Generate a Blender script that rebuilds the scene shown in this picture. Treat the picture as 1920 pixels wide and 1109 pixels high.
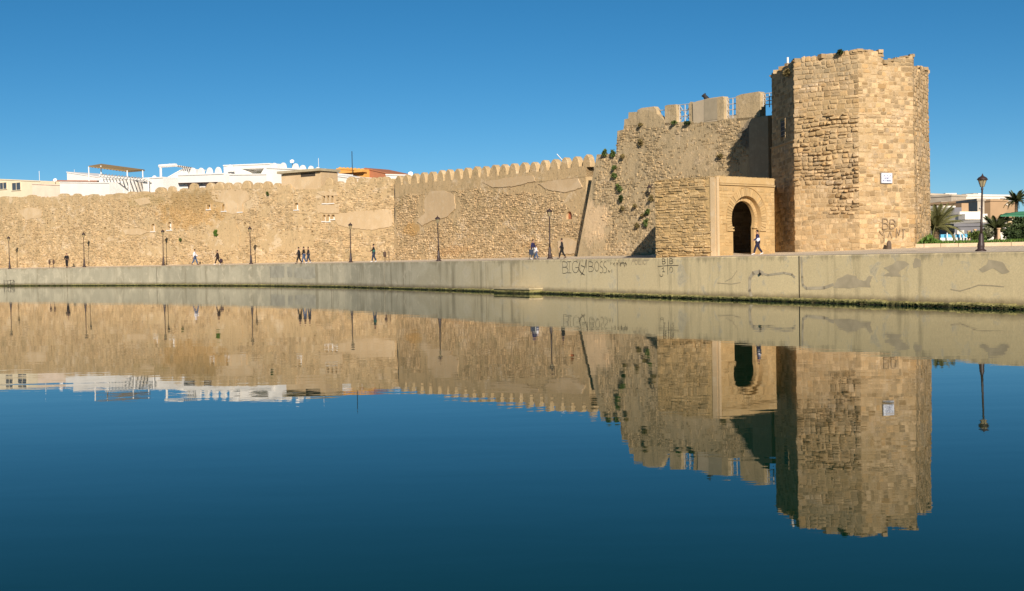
import bpy, bmesh, math, random
import numpy as np
from mathutils import Vector, Matrix, noise

random.seed(11)
R = random.random
U = random.uniform
pi = math.pi
SC = bpy.context.scene
COL = SC.collection
for o in list(bpy.data.objects):
    bpy.data.objects.remove(o)

# ------------------------------------------------------------------ camera
FPX, CX, CY, CAMZ = 2200.0, 960.0, 554.5, 2.564
PITCH, ROLL = math.atan((554.5 - 487.3) / 2200.0), 0.018
FW = Vector((0, math.cos(PITCH), -math.sin(PITCH)))
UP0 = Vector((0, math.sin(PITCH), math.cos(PITCH)))
RT = Vector((1, 0, 0)) * math.cos(ROLL) - UP0 * math.sin(ROLL)
UP = UP0 * math.cos(ROLL) + Vector((1, 0, 0)) * math.sin(ROLL)
cam_d = bpy.data.cameras.new('camera')
cam_d.sensor_fit = 'HORIZONTAL'
cam_d.sensor_width = 36.0
cam_d.lens = 36.0 * FPX / 1920.0
cam_d.clip_start = 0.1
cam_d.clip_end = 8000
cam = bpy.data.objects.new('camera', cam_d)
COL.objects.link(cam)
M3 = Matrix((RT, UP, -FW)).transposed()
cam.matrix_world = Matrix.Translation((0, 0, CAMZ)) @ M3.to_4x4()
SC.camera = cam

# ------------------------------------------------------------------ light
SUN_EL = math.radians(23.0)
SUN_AZ = math.atan2(0.1, -0.995)          # measured from +Y towards +X
world = bpy.data.worlds.new('World')
SC.world = world
world.use_nodes = True
wn = world.node_tree
sky = wn.nodes.new('ShaderNodeTexSky')
sky.sky_type = 'NISHITA'
sky.sun_disc = False
sky.sun_elevation = SUN_EL
sky.sun_rotation = SUN_AZ
sky.altitude = 1500
sky.air_density = 0.8
sky.dust_density = 0.0
sky.ozone_density = 5.0
bg = wn.nodes['Background']
bg.inputs['Strength'].default_value = 0.055
hs = wn.nodes.new('ShaderNodeHueSaturation')           # the photograph's saturated grade, the same all round the sky
hs.inputs['Saturation'].default_value = 1.19
hs.inputs['Hue'].default_value = 0.4875
wn.links.new(sky.outputs[0], hs.inputs['Color'])
wn.links.new(hs.outputs[0], bg.inputs[0])

sd = bpy.data.lights.new('sun', 'SUN')
sd.energy = 4.6
sd.angle = math.radians(0.53)
sd.color = (1.0, 0.895, 0.77)
sun = bpy.data.objects.new('sun', sd)
COL.objects.link(sun)
SDIR = Vector((math.sin(SUN_AZ) * math.cos(SUN_EL), math.cos(SUN_AZ) * math.cos(SUN_EL), math.sin(SUN_EL)))
sun.rotation_euler = SDIR.to_track_quat('Z', 'Y').to_euler()
sun.location = SDIR * 200

SC.view_settings.view_transform = 'Standard'
SC.view_settings.look = 'None'
SC.view_settings.gamma = 1.0
SC.view_settings.use_curve_mapping = False
SC.view_settings.exposure = 0.5

# ------------------------------------------------------------------ helpers: picture to place
def ray(px, py):
    return RT * ((px - CX) / FPX) + UP * (-(py - CY) / FPX) + FW

def at(px, py, Y):
    r = ray(px, py)
    return Vector((0, 0, CAMZ)) + r * (Y / r.y)

def proj(p):
    d = Vector(p) - Vector((0, 0, CAMZ))
    w = d.dot(FW)
    return CX + FPX * d.dot(RT) / w, CY - FPX * d.dot(UP) / w

def W(px, Y, py=480):
    p = at(px, py, Y)
    return Vector((p.x, p.y))

def on_line(px, P, d, py=480):
    r = ray(px, py)
    k = r.x / r.y
    t = (k * P.y - P.x) / (d.x - k * d.y)
    return Vector((P.x + d.x * t, P.y + d.y * t))

def lerp_tab(tab, x):
    if x <= tab[0][0]:
        return tab[0][1]
    for (a, va), (b, vb) in zip(tab, tab[1:]):
        if x <= b:
            return va + (vb - va) * (x - a) / (b - a)
    return tab[-1][1]

# ------------------------------------------------------------------ helpers: objects
def tag(o, label=None, cat=None, group=None, kind=None):
    if label: o['label'] = label
    if cat: o['category'] = cat
    if group: o['group'] = group
    if kind: o['kind'] = kind
    return o

def empty(name, loc, rz=0.0):
    o = bpy.data.objects.new(name, None)
    o.location = loc
    o.rotation_euler = (0, 0, rz)
    o.empty_display_size = 0.2
    COL.objects.link(o)
    return o

def world_of(o):
    return (world_of(o.parent) @ o.matrix_parent_inverse if o.parent else Matrix.Identity(4)) @ o.matrix_basis

def put(name, me, parent=None, local=False):
    o = bpy.data.objects.new(name, me)
    COL.objects.link(o)
    if parent is not None:
        o.parent = parent
        if not local:
            o.matrix_parent_inverse = world_of(parent).inverted()
    return o

class MB:
    def __init__(s):
        s.v, s.f, s.t, s.m = [], [], [], []
    def add(s, vs, fs, tone=0.0, mat=0):
        b = len(s.v)
        s.v.extend([tuple(p) for p in vs])
        for f in fs:
            s.f.append([i + b for i in f])
            s.t.append(tone)
            s.m.append(mat)
        return s
    def prism(s, poly, z0, z1, tone=0.0, mat=0):
        n = len(poly)
        vs = [(p[0], p[1], z0) for p in poly] + [(p[0], p[1], z1) for p in poly]
        fs = [list(range(n))[::-1], list(range(n, 2 * n))]
        for i in range(n):
            j = (i + 1) % n
            fs.append([i, j, n + j, n + i])
        return s.add(vs, fs, tone, mat)
    def hexa(s, b, t, tone=0.0, mat=0):
        vs = list(b) + list(t)
        return s.add(vs, [[3, 2, 1, 0], [4, 5, 6, 7], [0, 1, 5, 4], [1, 2, 6, 5], [2, 3, 7, 6], [3, 0, 4, 7]], tone, mat)
    def box(s, c, sz, ax=None, tone=0.0, mat=0):
        c = Vector(c)
        ax = ax or (Vector((1, 0, 0)), Vector((0, 1, 0)), Vector((0, 0, 1)))
        x, y, z = [a * (k / 2) for a, k in zip(ax, sz)]
        return s.hexa([c - x - y - z, c + x - y - z, c + x + y - z, c - x + y - z],
                      [c - x - y + z, c + x - y + z, c + x + y + z, c - x + y + z], tone, mat)
    def bar(s, a, b, r, n=6, r2=None, tone=0.0, mat=0):
        a, b = Vector(a), Vector(b)
        d = (b - a).normalized()
        u = d.cross(Vector((0, 0, 1)))
        if u.length < 1e-4: u = Vector((1, 0, 0))
        u.normalize(); w = d.cross(u)
        r2 = r if r2 is None else r2
        vs = []
        for p, rr in ((a, r), (b, r2)):
            for i in range(n):
                q = 2 * pi * i / n
                vs.append(p + u * (math.cos(q) * rr) + w * (math.sin(q) * rr))
        fs = [list(range(n)), list(range(n, 2 * n))[::-1]]
        for i in range(n):
            j = (i + 1) % n
            fs.append([j, i, n + i, n + j])
        return s.add(vs, fs, tone, mat)
    def lathe(s, prof, c=(0, 0, 0), n=12, tone=0.0, mat=0, rot=0.0):
        vs, fs = [], []
        for r, z in prof:
            for i in range(n):
                q = 2 * pi * i / n + rot
                vs.append((c[0] + r * math.cos(q), c[1] + r * math.sin(q), c[2] + z))
        for k in range(len(prof) - 1):
            for i in range(n):
                j = (i + 1) % n
                fs.append([k * n + i, k * n + j, (k + 1) * n + j, (k + 1) * n + i])
        fs.append(list(range(n))[::-1])
        fs.append([(len(prof) - 1) * n + i for i in range(n)])
        return s.add(vs, fs, tone, mat)
    def mesh(s, name, mats, smooth=False):
        me = bpy.data.meshes.new(name)
        me.from_pydata(s.v, [], s.f)
        for m in (mats if isinstance(mats, (list, tuple)) else [mats]):
            me.materials.append(m)
        if any(s.m): me.polygons.foreach_set('material_index', s.m)
        if any(s.t):
            a = me.attributes.new('tone', 'FLOAT', 'FACE')
            a.data.foreach_set('value', s.t)
        if smooth: me.polygons.foreach_set('use_smooth', [True] * len(me.polygons))
        me.update()
        return me
    def build(s, name, mats, parent=None, local=False, smooth=False):
        return put(name, s.mesh(name, mats, smooth), parent, local)

def cut(o, mb):
    c = mb.build('cutter', [])
    bm = bmesh.new(); bm.from_mesh(c.data)
    bmesh.ops.recalc_face_normals(bm, faces=bm.faces)
    bm.to_mesh(c.data); bm.free()
    bm = bmesh.new(); bm.from_mesh(o.data)
    bmesh.ops.recalc_face_normals(bm, faces=bm.faces)
    bm.to_mesh(o.data); bm.free()
    c.matrix_world = Matrix.Identity(4)
    bpy.context.view_layer.update()
    m = o.modifiers.new('b', 'BOOLEAN')
    m.object = c
    m.operation = 'DIFFERENCE'
    m.solver = 'EXACT'
    dg = bpy.context.evaluated_depsgraph_get()
    me = bpy.data.meshes.new_from_object(o.evaluated_get(dg))
    me.name = o.name
    o.modifiers.clear()
    o.data = me
    bpy.data.objects.remove(c)

# ------------------------------------------------------------------ helpers: materials
class NT:
    def __init__(s, name):
        s.m = bpy.data.materials.new(name)
        s.m.use_nodes = True
        s.n = s.m.node_tree.nodes
        s.l = s.m.node_tree.links
        s.b = s.n['Principled BSDF']
    def node(s, t, **kw):
        x = s.n.new(t)
        for k, v in kw.items(): setattr(x, k, v)
        return x
    def put(s, sock, v):
        if isinstance(v, bpy.types.NodeSocket): s.l.new(v, sock)
        else: sock.default_value = v
    def math(s, op, a, b=0.0, c=None, clamp=False):
        x = s.node('ShaderNodeMath', operation=op, use_clamp=clamp)
        s.put(x.inputs[0], a); s.put(x.inputs[1], b)
        if c is not None: s.put(x.inputs[2], c)
        return x.outputs[0]
    def vmul(s, v, k):
        x = s.node('ShaderNodeVectorMath', operation='MULTIPLY')
        s.put(x.inputs[0], v); x.inputs[1].default_value = k
        return x.outputs[0]
    def noise(s, v, scale, detail=4, rough=0.55, dist=0.0):
        x = s.node('ShaderNodeTexNoise')
        s.put(x.inputs['Vector'], v)
        x.inputs['Scale'].default_value = scale
        x.inputs['Detail'].default_value = detail
        x.inputs['Roughness'].default_value = rough
        x.inputs['Distortion'].default_value = dist
        return x.outputs['Fac']
    def rng(s, v, a, b, c=0.0, d=1.0, smooth=True):
        x = s.node('ShaderNodeMapRange')
        x.interpolation_type = 'SMOOTHSTEP' if smooth else 'LINEAR'
        s.put(x.inputs[0], v)
        for i, k in zip((1, 2, 3, 4), (a, b, c, d)): x.inputs[i].default_value = k
        return x.outputs[0]
    def mix(s, f, a, b, mode='MIX'):
        x = s.node('ShaderNodeMix', data_type='RGBA', blend_type=mode)
        s.put(x.inputs['Factor'], f)
        for k, v in (('A', a), ('B', b)):
            q = [i for i in x.inputs if i.name == k and i.type == 'RGBA'][0]
            if isinstance(v, (tuple, list)): v = tuple(v) + ((1.0,) if len(v) == 3 else ())
            s.put(q, v)
        return [o for o in x.outputs if o.type == 'RGBA'][0]
    def grey(s, v):
        x = s.node('ShaderNodeCombineColor')
        for i in range(3): s.put(x.inputs[i], v)
        return x.outputs[0]
    def pos(s):
        return s.node('ShaderNodeNewGeometry').outputs['Position']
    def bump(s, h, strength, dist, normal=None):
        x = s.node('ShaderNodeBump')
        x.inputs['Strength'].default_value = strength
        x.inputs['Distance'].default_value = dist
        s.put(x.inputs['Height'], h)
        if normal is not None: s.l.new(normal, x.inputs['Normal'])
        return x.outputs[0]
    def out(s, col=None, rough=0.9, normal=None, spec=0.2, metal=0.0):
        if col is not None:
            if isinstance(col, (tuple, list)): col = tuple(col) + (1.0,)
            s.put(s.b.inputs['Base Color'], col)
        s.put(s.b.inputs['Roughness'], rough)
        s.b.inputs['Specular IOR Level'].default_value = spec
        s.b.inputs['Metallic'].default_value = metal
        if normal is not None: s.l.new(normal, s.b.inputs['Normal'])
        return s.m

def blob(t, pos, c, r, wob=0.75, ns=0.7):
    """soft stain mask: 1 inside an ellipsoid round c, wobbly edge"""
    s = t.node('ShaderNodeVectorMath', operation='SUBTRACT')
    t.put(s.inputs[0], pos); s.inputs[1].default_value = tuple(c)
    d = t.vmul(s.outputs[0], tuple(1.0 / k for k in r))
    l = t.node('ShaderNodeVectorMath', operation='LENGTH')
    t.put(l.inputs[0], d)
    n = t.noise(pos, ns, 5, 0.65)
    e = t.math('MULTIPLY_ADD', n, wob * 2.0, t.math('SUBTRACT', l.outputs['Value'], wob))
    return t.rng(e, 0.58, 0.86, 1.0, 0.0)

def stone_mat(name, c1, c2, c3, scale=0.25, tone_amt=0.45, hue=None, streak=0.0, streak_col=(0.2, 0.17, 0.12),
              blobs=(), bump=0.5, bscale=9.0, bdist=0.04, fine=26.0, speck=0.0, rnd=False, mott=0.0, mott_col=(0.33, 0.25, 0.135), pale_col=(0.70, 0.56, 0.385)):
    t = NT(name)
    p = t.pos()
    big = t.noise(p, scale, 6, 0.6, 0.4)
    col = t.mix(t.rng(big, 0.36, 0.52), c1, c2)
    med = t.noise(p, scale * 4.3, 5, 0.65, 0.3)
    col = t.mix(t.rng(med, 0.5, 0.68, 0, 0.75), col, c3)
    at_ = t.node('ShaderNodeAttribute', attribute_name='tone')
    oi = t.node('ShaderNodeObjectInfo')
    if rnd: tone = t.math('FRACT', t.math('ADD', at_.outputs['Fac'], oi.outputs['Random']))
    else: tone = t.math('MULTIPLY_ADD', t.math('LESS_THAN', at_.outputs['Fac'], 0.0001), 0.95, at_.outputs['Fac'])
    if hue is not None:
        t2 = t.math('FRACT', t.math('MULTIPLY', tone, 7.31))
        col = t.mix(t.rng(t2, 0.62, 0.98, 0, 0.8, False), col, hue)
    mul = t.rng(tone, 0, 1, 1.0 - tone_amt, 1.0 + tone_amt * 0.45, False)
    fn = t.rng(t.noise(p, fine, 4, 0.7), 0.25, 0.75, 0.78, 1.16, False)
    col = t.mix(1.0, col, t.grey(t.math('MULTIPLY', mul, fn)), 'MULTIPLY')
    if streak > 0:
        sv = t.noise(t.vmul(p, (1.6, 1.6, 0.13)), 1.0, 6, 0.7)
        sm = t.rng(sv, 0.5, 0.68, 0, streak)
        col = t.mix(sm, col, streak_col)
    if mott > 0:
        gate_ = t.rng(t.noise(p, 0.09, 4, 0.6), 0.38, 0.62, 0.25, 1.0)
        mk = t.rng(t.noise(p, 0.75, 9, 0.74, 0.5), 0.49, 0.63, 0, mott)
        col = t.mix(t.math('MULTIPLY', mk, gate_), col, mott_col)
        pk = t.rng(t.noise(t.vmul(p, (1, 1, 1.7)), 0.42, 9, 0.72, 0.6), 0.54, 0.62, 0, mott * 0.6)
        col = t.mix(pk, col, pale_col)
    for c, r, bc, amt in blobs:
        col = t.mix(t.math('MULTIPLY', blob(t, p, c, r), amt), col, bc)
    if speck > 0:
        sp = t.rng(t.noise(p, 4.2, 5, 0.75), 0.575, 0.66, 0, speck)
        col = t.mix(sp, col, (0.10, 0.075, 0.045))
    h = t.math('ADD', t.noise(p, bscale, 6, 0.7), t.math('MULTIPLY', t.noise(p, bscale * 0.28, 4, 0.6), 1.6))
    nrm = t.bump(h, bump, bdist)
    return t.out(col, 0.93, nrm, 0.12)

def plain(name, col, rough=0.7, var=0.12, scale=3.0, bump=0.0, metal=0.0, spec=0.3, obj=0.0):
    t = NT(name)
    p = t.pos()
    n = t.rng(t.noise(p, scale, 5, 0.6), 0.3, 0.7, 1 - var, 1 + var, False)
    if obj > 0:
        oi = t.node('ShaderNodeObjectInfo')
        n = t.math('MULTIPLY', n, t.rng(oi.outputs['Random'], 0, 1, 1 - obj, 1 + obj * 0.6, False))
    c = t.mix(1.0, col, t.grey(n), 'MULTIPLY')
    nrm = t.bump(t.noise(p, scale * 6, 4, 0.6), bump, 0.02) if bump > 0 else None
    return t.out(c, rough, nrm, spec, metal)

def leaf_mat(name, c1, c2):
    t = NT(name)
    p = t.pos()
    at_ = t.node('ShaderNodeAttribute', attribute_name='tone')
    c = t.mix(at_.outputs['Fac'], c1, c2)
    n = t.rng(t.noise(p, 2.3, 3), 0.3, 0.7, 0.7, 1.25, False)
    c = t.mix(1.0, c, t.grey(n), 'MULTIPLY')
    t.b.inputs['Subsurface Weight'].default_value = 0.0
    return t.out(c, 0.6, None, 0.25)
# ------------------------------------------------------------------ the plan: lines of the quay and the walls
HALF = [(-400, 27.0), (-100, 30.0), (50, 32.2), (300, 36.0), (500, 40.4), (650, 45.2), (800, 52.4), (900, 57.4), (1900, 108.0), (2300, 128.0)]
def edge(px):
    return W(px, 5544.0 / lerp_tab(HALF, px), 490)

SEAM = W(742, 138.0)
LEND = W(-160, 198.0)
LD = (LEND - SEAM).normalized()                 # left stretch, seen from the seam
BEND = W(1087, 109.5)
RD = (BEND - SEAM).normalized()
BL = W(1097, 106.0)                              # bastion front, left and right ends
BR = W(1462, 87.0)
BD = (BR - BL).normalized()
V2 = lambda p, z: Vector((p.x, p.y, z))
def nrm_of(d):                                  # outward (towards the water) for a line drawn left to right
    return Vector((d.y, -d.x))

KERB0, KERB1 = W(1700, 75.0), W(2300, 71.0)
def back(px):
    if px < 742: return on_line(px, SEAM, LD)
    if px < 1090: return on_line(px, SEAM, RD)
    if px < 1226: return on_line(px, BL, BD)
    if px < 1712: return W(px, lerp_tab([(1226, 80.0), (1343, 77.0), (1446, 80.0), (1500, 78.0), (1612, 75.0), (1712, 75.0)], px))
    return on_line(px, KERB0, (KERB1 - KERB0).normalized())
ZB = [(-400, 2.78), (742, 2.76), (1090, 2.8), (1226, 2.76), (1340, 2.72), (1446, 2.76), (1500, 2.84), (1712, 2.90), (2300, 2.88)]
def floor_z(X, Y):
    px = proj((X, Y, 2.6))[0]
    y0, y1 = edge(px).y, back(px).y
    u = min(max((Y - y0) / max(y1 - y0, 1.0), 0.0), 1.3)
    return 2.52 + (lerp_tab(ZB, px) - 2.52) * u ** 1.5
def ground_at(px, Y):
    p = W(px, Y)
    return Vector((p.x, p.y, floor_z(p.x, p.y)))

# ------------------------------------------------------------------ water
def water_mat():
    t = NT('harbour_water')
    p = t.pos()
    a = t.noise(t.vmul(p, (0.45, 1.0, 1.0)), 2.2, 3, 0.5, 0.2)
    b = t.noise(t.vmul(p, (0.5, 1.0, 1.0)), 3.6, 2, 0.5, 0.1)
    a2 = t.noise(t.vmul(p, (0.22, 1.0, 1.0)), 0.55, 2, 0.5)
    c = t.noise(t.vmul(p, (0.4, 1.0, 1.0)), 0.11, 3, 0.5)
    patch = t.rng(c, 0.3, 0.7, 0.45, 1.0)
    h = t.math('ADD', t.math('MULTIPLY_ADD', a2, 4.0, a), t.math('MULTIPLY', t.math('MULTIPLY', b, 0.07), patch))
    n = t.bump(h, 1.0, WATER_BUMP)
    t.b.inputs['IOR'].default_value = 1.235
    t.b.inputs['Specular Tint'].default_value = (0.75, 1.0, 0.86, 1.0)
    t.out((0.001, 0.0235, 0.0105), 0.012, n, 0.5)
    return t.m
WATER_BUMP = 0.0009
mb = MB()
mb.add([(-900, -60, 0), (900, -60, 0), (900, 400, 0), (-900, 400, 0)], [[0, 1, 2, 3]])
tag(mb.build('water', water_mat()), kind='structure')

# ------------------------------------------------------------------ ground and promenade
pxs = list(range(-400, 2301, 20))
ground_m = plain('dry_ground', (0.30, 0.25, 0.17), 0.95, 0.2, 0.3)
mb = MB()
ed = []
for px in pxs:
    p = edge(px)
    r = p.normalized()
    ed.append(p + r * 0.8)
vs = [(p.x, p.y, 2.35) for p in ed] + [(p.x * 1.6, p.y * 1.6, 2.37) for p in ed]
vs += [(-3500 + 7000 * i / (len(ed) - 1), 3500, 2.4) for i in range(len(ed))]
n = len(ed)
fs = [[k * n + i, k * n + i + 1, (k + 1) * n + i + 1, (k + 1) * n + i] for k in (0, 1) for i in range(n - 1)]
mb.add(vs, fs)
tag(mb.build('ground', ground_m), kind='structure')

def paving_mat():
    t = NT('promenade_paving')
    p = t.pos()
    br = t.node('ShaderNodeTexBrick')
    rot = t.node('ShaderNodeVectorRotate'); rot.rotation_type = 'Z_AXIS'
    t.put(rot.inputs['Vector'], p); rot.inputs['Angle'].default_value = 0.75
    t.put(br.inputs['Vector'], rot.outputs[0])
    br.inputs['Scale'].default_value = 1.0
    br.inputs['Color1'].default_value = (0.74, 0.61, 0.44, 1)
    br.inputs['Color2'].default_value = (0.66, 0.54, 0.385, 1)
    br.inputs['Mortar'].default_value = (0.36, 0.28, 0.19, 1)
    br.inputs['Brick Width'].default_value = 1.2
    br.inputs['Row Height'].default_value = 0.6
    br.inputs['Mortar Size'].default_value = 0.03
    n = t.rng(t.noise(p, 0.8, 6, 0.65), 0.3, 0.7, 0.78, 1.18, False)
    c = t.mix(1.0, br.outputs['Color'], t.grey(n), 'MULTIPLY')
    return t.out(c, 0.9, t.bump(br.outputs['Fac'], 0.4, -0.02), 0.2)
mb = MB()
NU = 14
vs, fs = [], []
for px in pxs:
    a, b = edge(px), back(px)
    d = (b - a)
    b2 = b + d.normalized() * 1.2
    zb = lerp_tab(ZB, px)
    for k in range(NU + 1):
        u = k / NU
        q = a.lerp(b2, u) if k else a + d.normalized() * 0.5
        vs.append((q.x, q.y, 2.52 + 0.004 + (zb - 2.52) * u ** 1.5))
for i in range(len(pxs) - 1):
    for k in range(NU):
        j = i * (NU + 1) + k
        fs.append([j, j + NU + 1, j + NU + 2, j + 1])
mb.add(vs, fs)
tag(mb.build('promenade', paving_mat()), kind='structure')

# ------------------------------------------------------------------ quay wall
def quay_mat():
    t = NT('quay_concrete')
    p = t.pos()
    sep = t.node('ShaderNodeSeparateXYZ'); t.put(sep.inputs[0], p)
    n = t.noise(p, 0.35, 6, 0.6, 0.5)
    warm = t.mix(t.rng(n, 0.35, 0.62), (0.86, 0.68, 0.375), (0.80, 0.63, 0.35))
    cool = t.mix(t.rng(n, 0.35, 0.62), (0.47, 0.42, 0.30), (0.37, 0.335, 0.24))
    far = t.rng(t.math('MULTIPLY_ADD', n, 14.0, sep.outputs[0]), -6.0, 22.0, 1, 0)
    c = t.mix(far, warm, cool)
    oi = t.node('ShaderNodeObjectInfo')
    c = t.mix(1.0, c, t.grey(t.rng(oi.outputs['Random'], 0, 1, 0.9, 1.08, False)), 'MULTIPLY')
    st = t.noise(t.vmul(p, (1.3, 1.3, 0.10)), 1.0, 7, 0.68)
    gate = t.rng(t.noise(t.vmul(p, (1, 1, 0.3)), 0.22, 4, 0.6), 0.42, 0.6)
    sm = t.math('MULTIPLY', t.rng(st, 0.47, 0.66, 0, 0.75), gate)
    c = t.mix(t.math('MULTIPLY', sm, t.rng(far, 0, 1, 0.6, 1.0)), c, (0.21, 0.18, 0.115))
    blot = t.rng(t.noise(p, 0.9, 8, 0.74, 0.6), 0.57, 0.68, 0, 0.6)
    c = t.mix(blot, c, (0.30, 0.245, 0.15))
    ltb = t.rng(t.noise(p, 0.9, 6, 0.7, 0.6), 0.55, 0.64, 0, 0.45)
    c = t.mix(ltb, c, (0.66, 0.58, 0.42))
    top = t.rng(t.math('MULTIPLY_ADD', t.noise(t.vmul(p, (1, 1, 0.25)), 0.9, 7, 0.75), 2.2, sep.outputs[2]), 3.35, 3.75, 0, 0.6)
    c = t.mix(top, c, (0.27, 0.225, 0.135))
    z = t.math('MULTIPLY_ADD', t.noise(p, 1.4, 5, 0.7), 0.35, sep.outputs[2])
    c = t.mix(t.rng(z, 0.35, 0.75, 0.75, 0), c, (0.13, 0.10, 0.055))
    c = t.mix(1.0, c, t.grey(t.rng(t.noise(p, 14, 5, 0.7), 0.3, 0.7, 0.86, 1.1, False)), 'MULTIPLY')
    return t.out(c, 0.88, t.bump(t.noise(p, 5, 6, 0.7), 0.35, 0.03), 0.2)
QM = quay_mat()
QROOT = empty('quay_wall', V2(edge(960), 0))
tag(QROOT, 'long concrete quay wall with graffiti and green algae at the waterline', 'quay wall')
JOINTS = [-400, -160, 73, 293, 506, 620, 720, 911, 1157, 1498, 2300]
def strip(p0, p1, prof, step=10, gap=0.0):
    """sweep a profile (offset towards water, z) along the quay edge"""
    m = MB()
    k = max(2, int((p1 - p0) / step))
    rows = []
    for i in range(k + 1):
        px = p0 + (p1 - p0) * i / k
        a, b = edge(px - 2), edge(px + 2)
        d = (b - a).normalized()
        q = edge(px) + d * (gap if i == 0 else -gap if i == k else 0)
        nn = nrm_of(d)
        rows.append([(q.x + nn.x * o, q.y + nn.y * o, z) for o, z in prof])
    L = len(prof)
    vs = [v for r in rows for v in r]
    fs = []
    for i in range(k):
        for j in range(L):
            jj = (j + 1) % L
            fs.append([i * L + j, i * L + jj, (i + 1) * L + jj, (i + 1) * L + j])
    fs.append(list(range(L)))
    fs.append([k * L + j for j in range(L)][::-1])
    m.add(vs, fs)
    return m
for a, b in zip(JOINTS, JOINTS[1:]):
    off = U(-0.003, 0.003)
    prof = [(off, -1.2), (off, 2.45), (off - 0.05, 2.505), (off - 0.6, 2.52), (off - 0.6, -1.2)]
    strip(a, b, prof, 12, 0.03).build('concrete_panel', QM, QROOT)
strip(-400, 2300, [(-0.12, -1.2), (-0.12, 2.47), (-0.9, 2.48), (-0.9, -1.2)], 20).build('core', plain('joint_dark', (0.06, 0.05, 0.035), 0.95), QROOT)

def algae_mat():
    t = NT('algae_footing')
    p = t.pos()
    sep = t.node('ShaderNodeSeparateXYZ'); t.put(sep.inputs[0], p)
    z = t.math('MULTIPLY_ADD', t.noise(p, 2.6, 5, 0.7), 0.30, sep.outputs[2])
    c = t.mix(t.rng(z, 0.16, 0.26), (0.012, 0.012, 0.006), (0.055, 0.065, 0.012))
    c = t.mix(t.rng(z, 0.24, 0.34), c, (0.30, 0.26, 0.10))
    c = t.mix(t.rng(t.noise(p, 1.2, 5, 0.7), 0.5, 0.62, 0, 0.6), c, (0.10, 0.085, 0.03))
    c = t.mix(1.0, c, t.grey(t.rng(t.noise(p, 9, 5, 0.7), 0.3, 0.7, 0.6, 1.25, False)), 'MULTIPLY')
    return t.out(c, 0.8, t.bump(t.noise(p, 8, 6, 0.75), 0.8, 0.06), 0.3)
AM = algae_mat()
# footing ledge: a rough concrete toe just above the water, in lengths of uneven height
px = -400
while px < 2300:
    L = U(40, 130)
    h = U(0.13, 0.21) + (0.03 if px > 1160 else 0)
    w = U(0.18, 0.30)
    m = strip(px, min(px + L, 2300), [(w + 0.06, -0.6), (w, h - 0.05), (w - 0.06, h), (-0.02, h + 0.02), (-0.02, -0.6)], 4)
    m.v = [(x + U(-.03, .03), y + U(-.03, .03), z + (U(-.035, .035) if z > 0 else 0)) for x, y, z in m.v]
    m.build('footing', AM, QROOT)
    px += L
m = MB()
for i in range(2600):
    px = U(-60, 2000)
    q = edge(px); d = (edge(px + 2) - edge(px - 2)).normalized(); nn = nrm_of(d)
    s = U(0.04, 0.11)
    c = Vector((q.x + nn.x * U(.1, .32), q.y + nn.y * U(.1, .32), U(-0.02, 0.13)))
    vs = [c + Vector((U(-1, 1) * s * 1.6, U(-1, 1) * s, U(-.8, .8) * s)) for _ in range(5)]
    m.add(vs, [[0, 1, 2], [0, 2, 3], [0, 3, 4], [1, 4, 2], [2, 4, 3], [0, 4, 1]], R())
tag(m.build('algae_clumps', AM, QROOT), kind='stuff')

# stepping block at the waterline
p0, p1 = edge(957), edge(1016)
d = (p1 - p0).normalized(); nn = nrm_of(d)
m = MB()
poly = [p0, p0 + nn * 1.5, p1 + nn * 1.1, p1]
m.prism([(p.x, p.y) for p in poly], -0.6, 0.30)
poly2 = [p0 - d * .05, p0 + nn * 1.58 - d * .05, p1 + nn * 1.18 + d * .05, p1 + d * .05]
m.prism([(p.x, p.y) for p in poly2], 0.305, 0.42, mat=1)
tag(m.build('landing_block', [AM, QM]), 'low concrete landing block standing in the water against the quay wall', 'landing block')

# graffiti and repairs: flat marks on the concrete
def ribbon(pts, wid, off, col_mb, proj_fn, z_ok=True):
    """pts: picture points; each becomes a short flat piece on the surface given by proj_fn"""
    P = [proj_fn(x, y, off) for x, y in pts]
    n_s = [q[1] for q in P]
    P = [q[0] for q in P]
    for a, b, nn in zip(P, P[1:], n_s):
        t = b - a
        if t.length < 1e-4: continue
        s = t.normalized().cross(nn) * (wid / 2)
        e = t.normalized() * wid * 0.3
        col_mb.add([a - s - e, b - s + e, b + s + e, a + s - e], [[0, 1, 2, 3]])
def on_quay(x, y, off):
    q = edge(x)
    d = (edge(x + 2) - edge(x - 2)).normalized(); nn = nrm_of(d)
    p = at(x, y, q.y)
    return Vector((q.x + nn.x * off, q.y + nn.y * off, p.z)), Vector((nn.x, nn.y, 0))
def arc(cx, cy, rx, ry, a0, a1, n=8):
    return [(cx + rx * math.cos(math.radians(a0 + (a1 - a0) * i / n)), cy + ry * math.sin(math.radians(a0 + (a1 - a0) * i / n))) for i in range(n + 1)]
def letter_B(x, y, w, h):
    return [[(x, y), (x, y + h)], [(x, y)] + arc(x + w * .35, y + h * .24, w * .55, h * .24, -90, 90, 6) + [(x, y + h * .48)],
            [(x, y + h * .48)] + arc(x + w * .4, y + h * .73, w * .6, h * .26, -90, 90, 6) + [(x, y + h)]]
def letter_S(x, y, w, h):
    return [arc(x + w * .6, y + h * .25, w * .45, h * .25, -60, -230, 7) + arc(x + w * .45, y + h * .75, w * .5, h * .26, -60, 130, 8)]
G1 = []
G1 += letter_B(1055, 491, 10, 22) + [[(1064, 491), (1071, 491)], [(1068, 491), (1067, 512)], [(1064, 512), (1071, 512)]]
G1 += [arc(1079, 501, 6, 11, -50, -330, 12), [(1079, 502), (1085, 502), (1084, 510)]]
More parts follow.
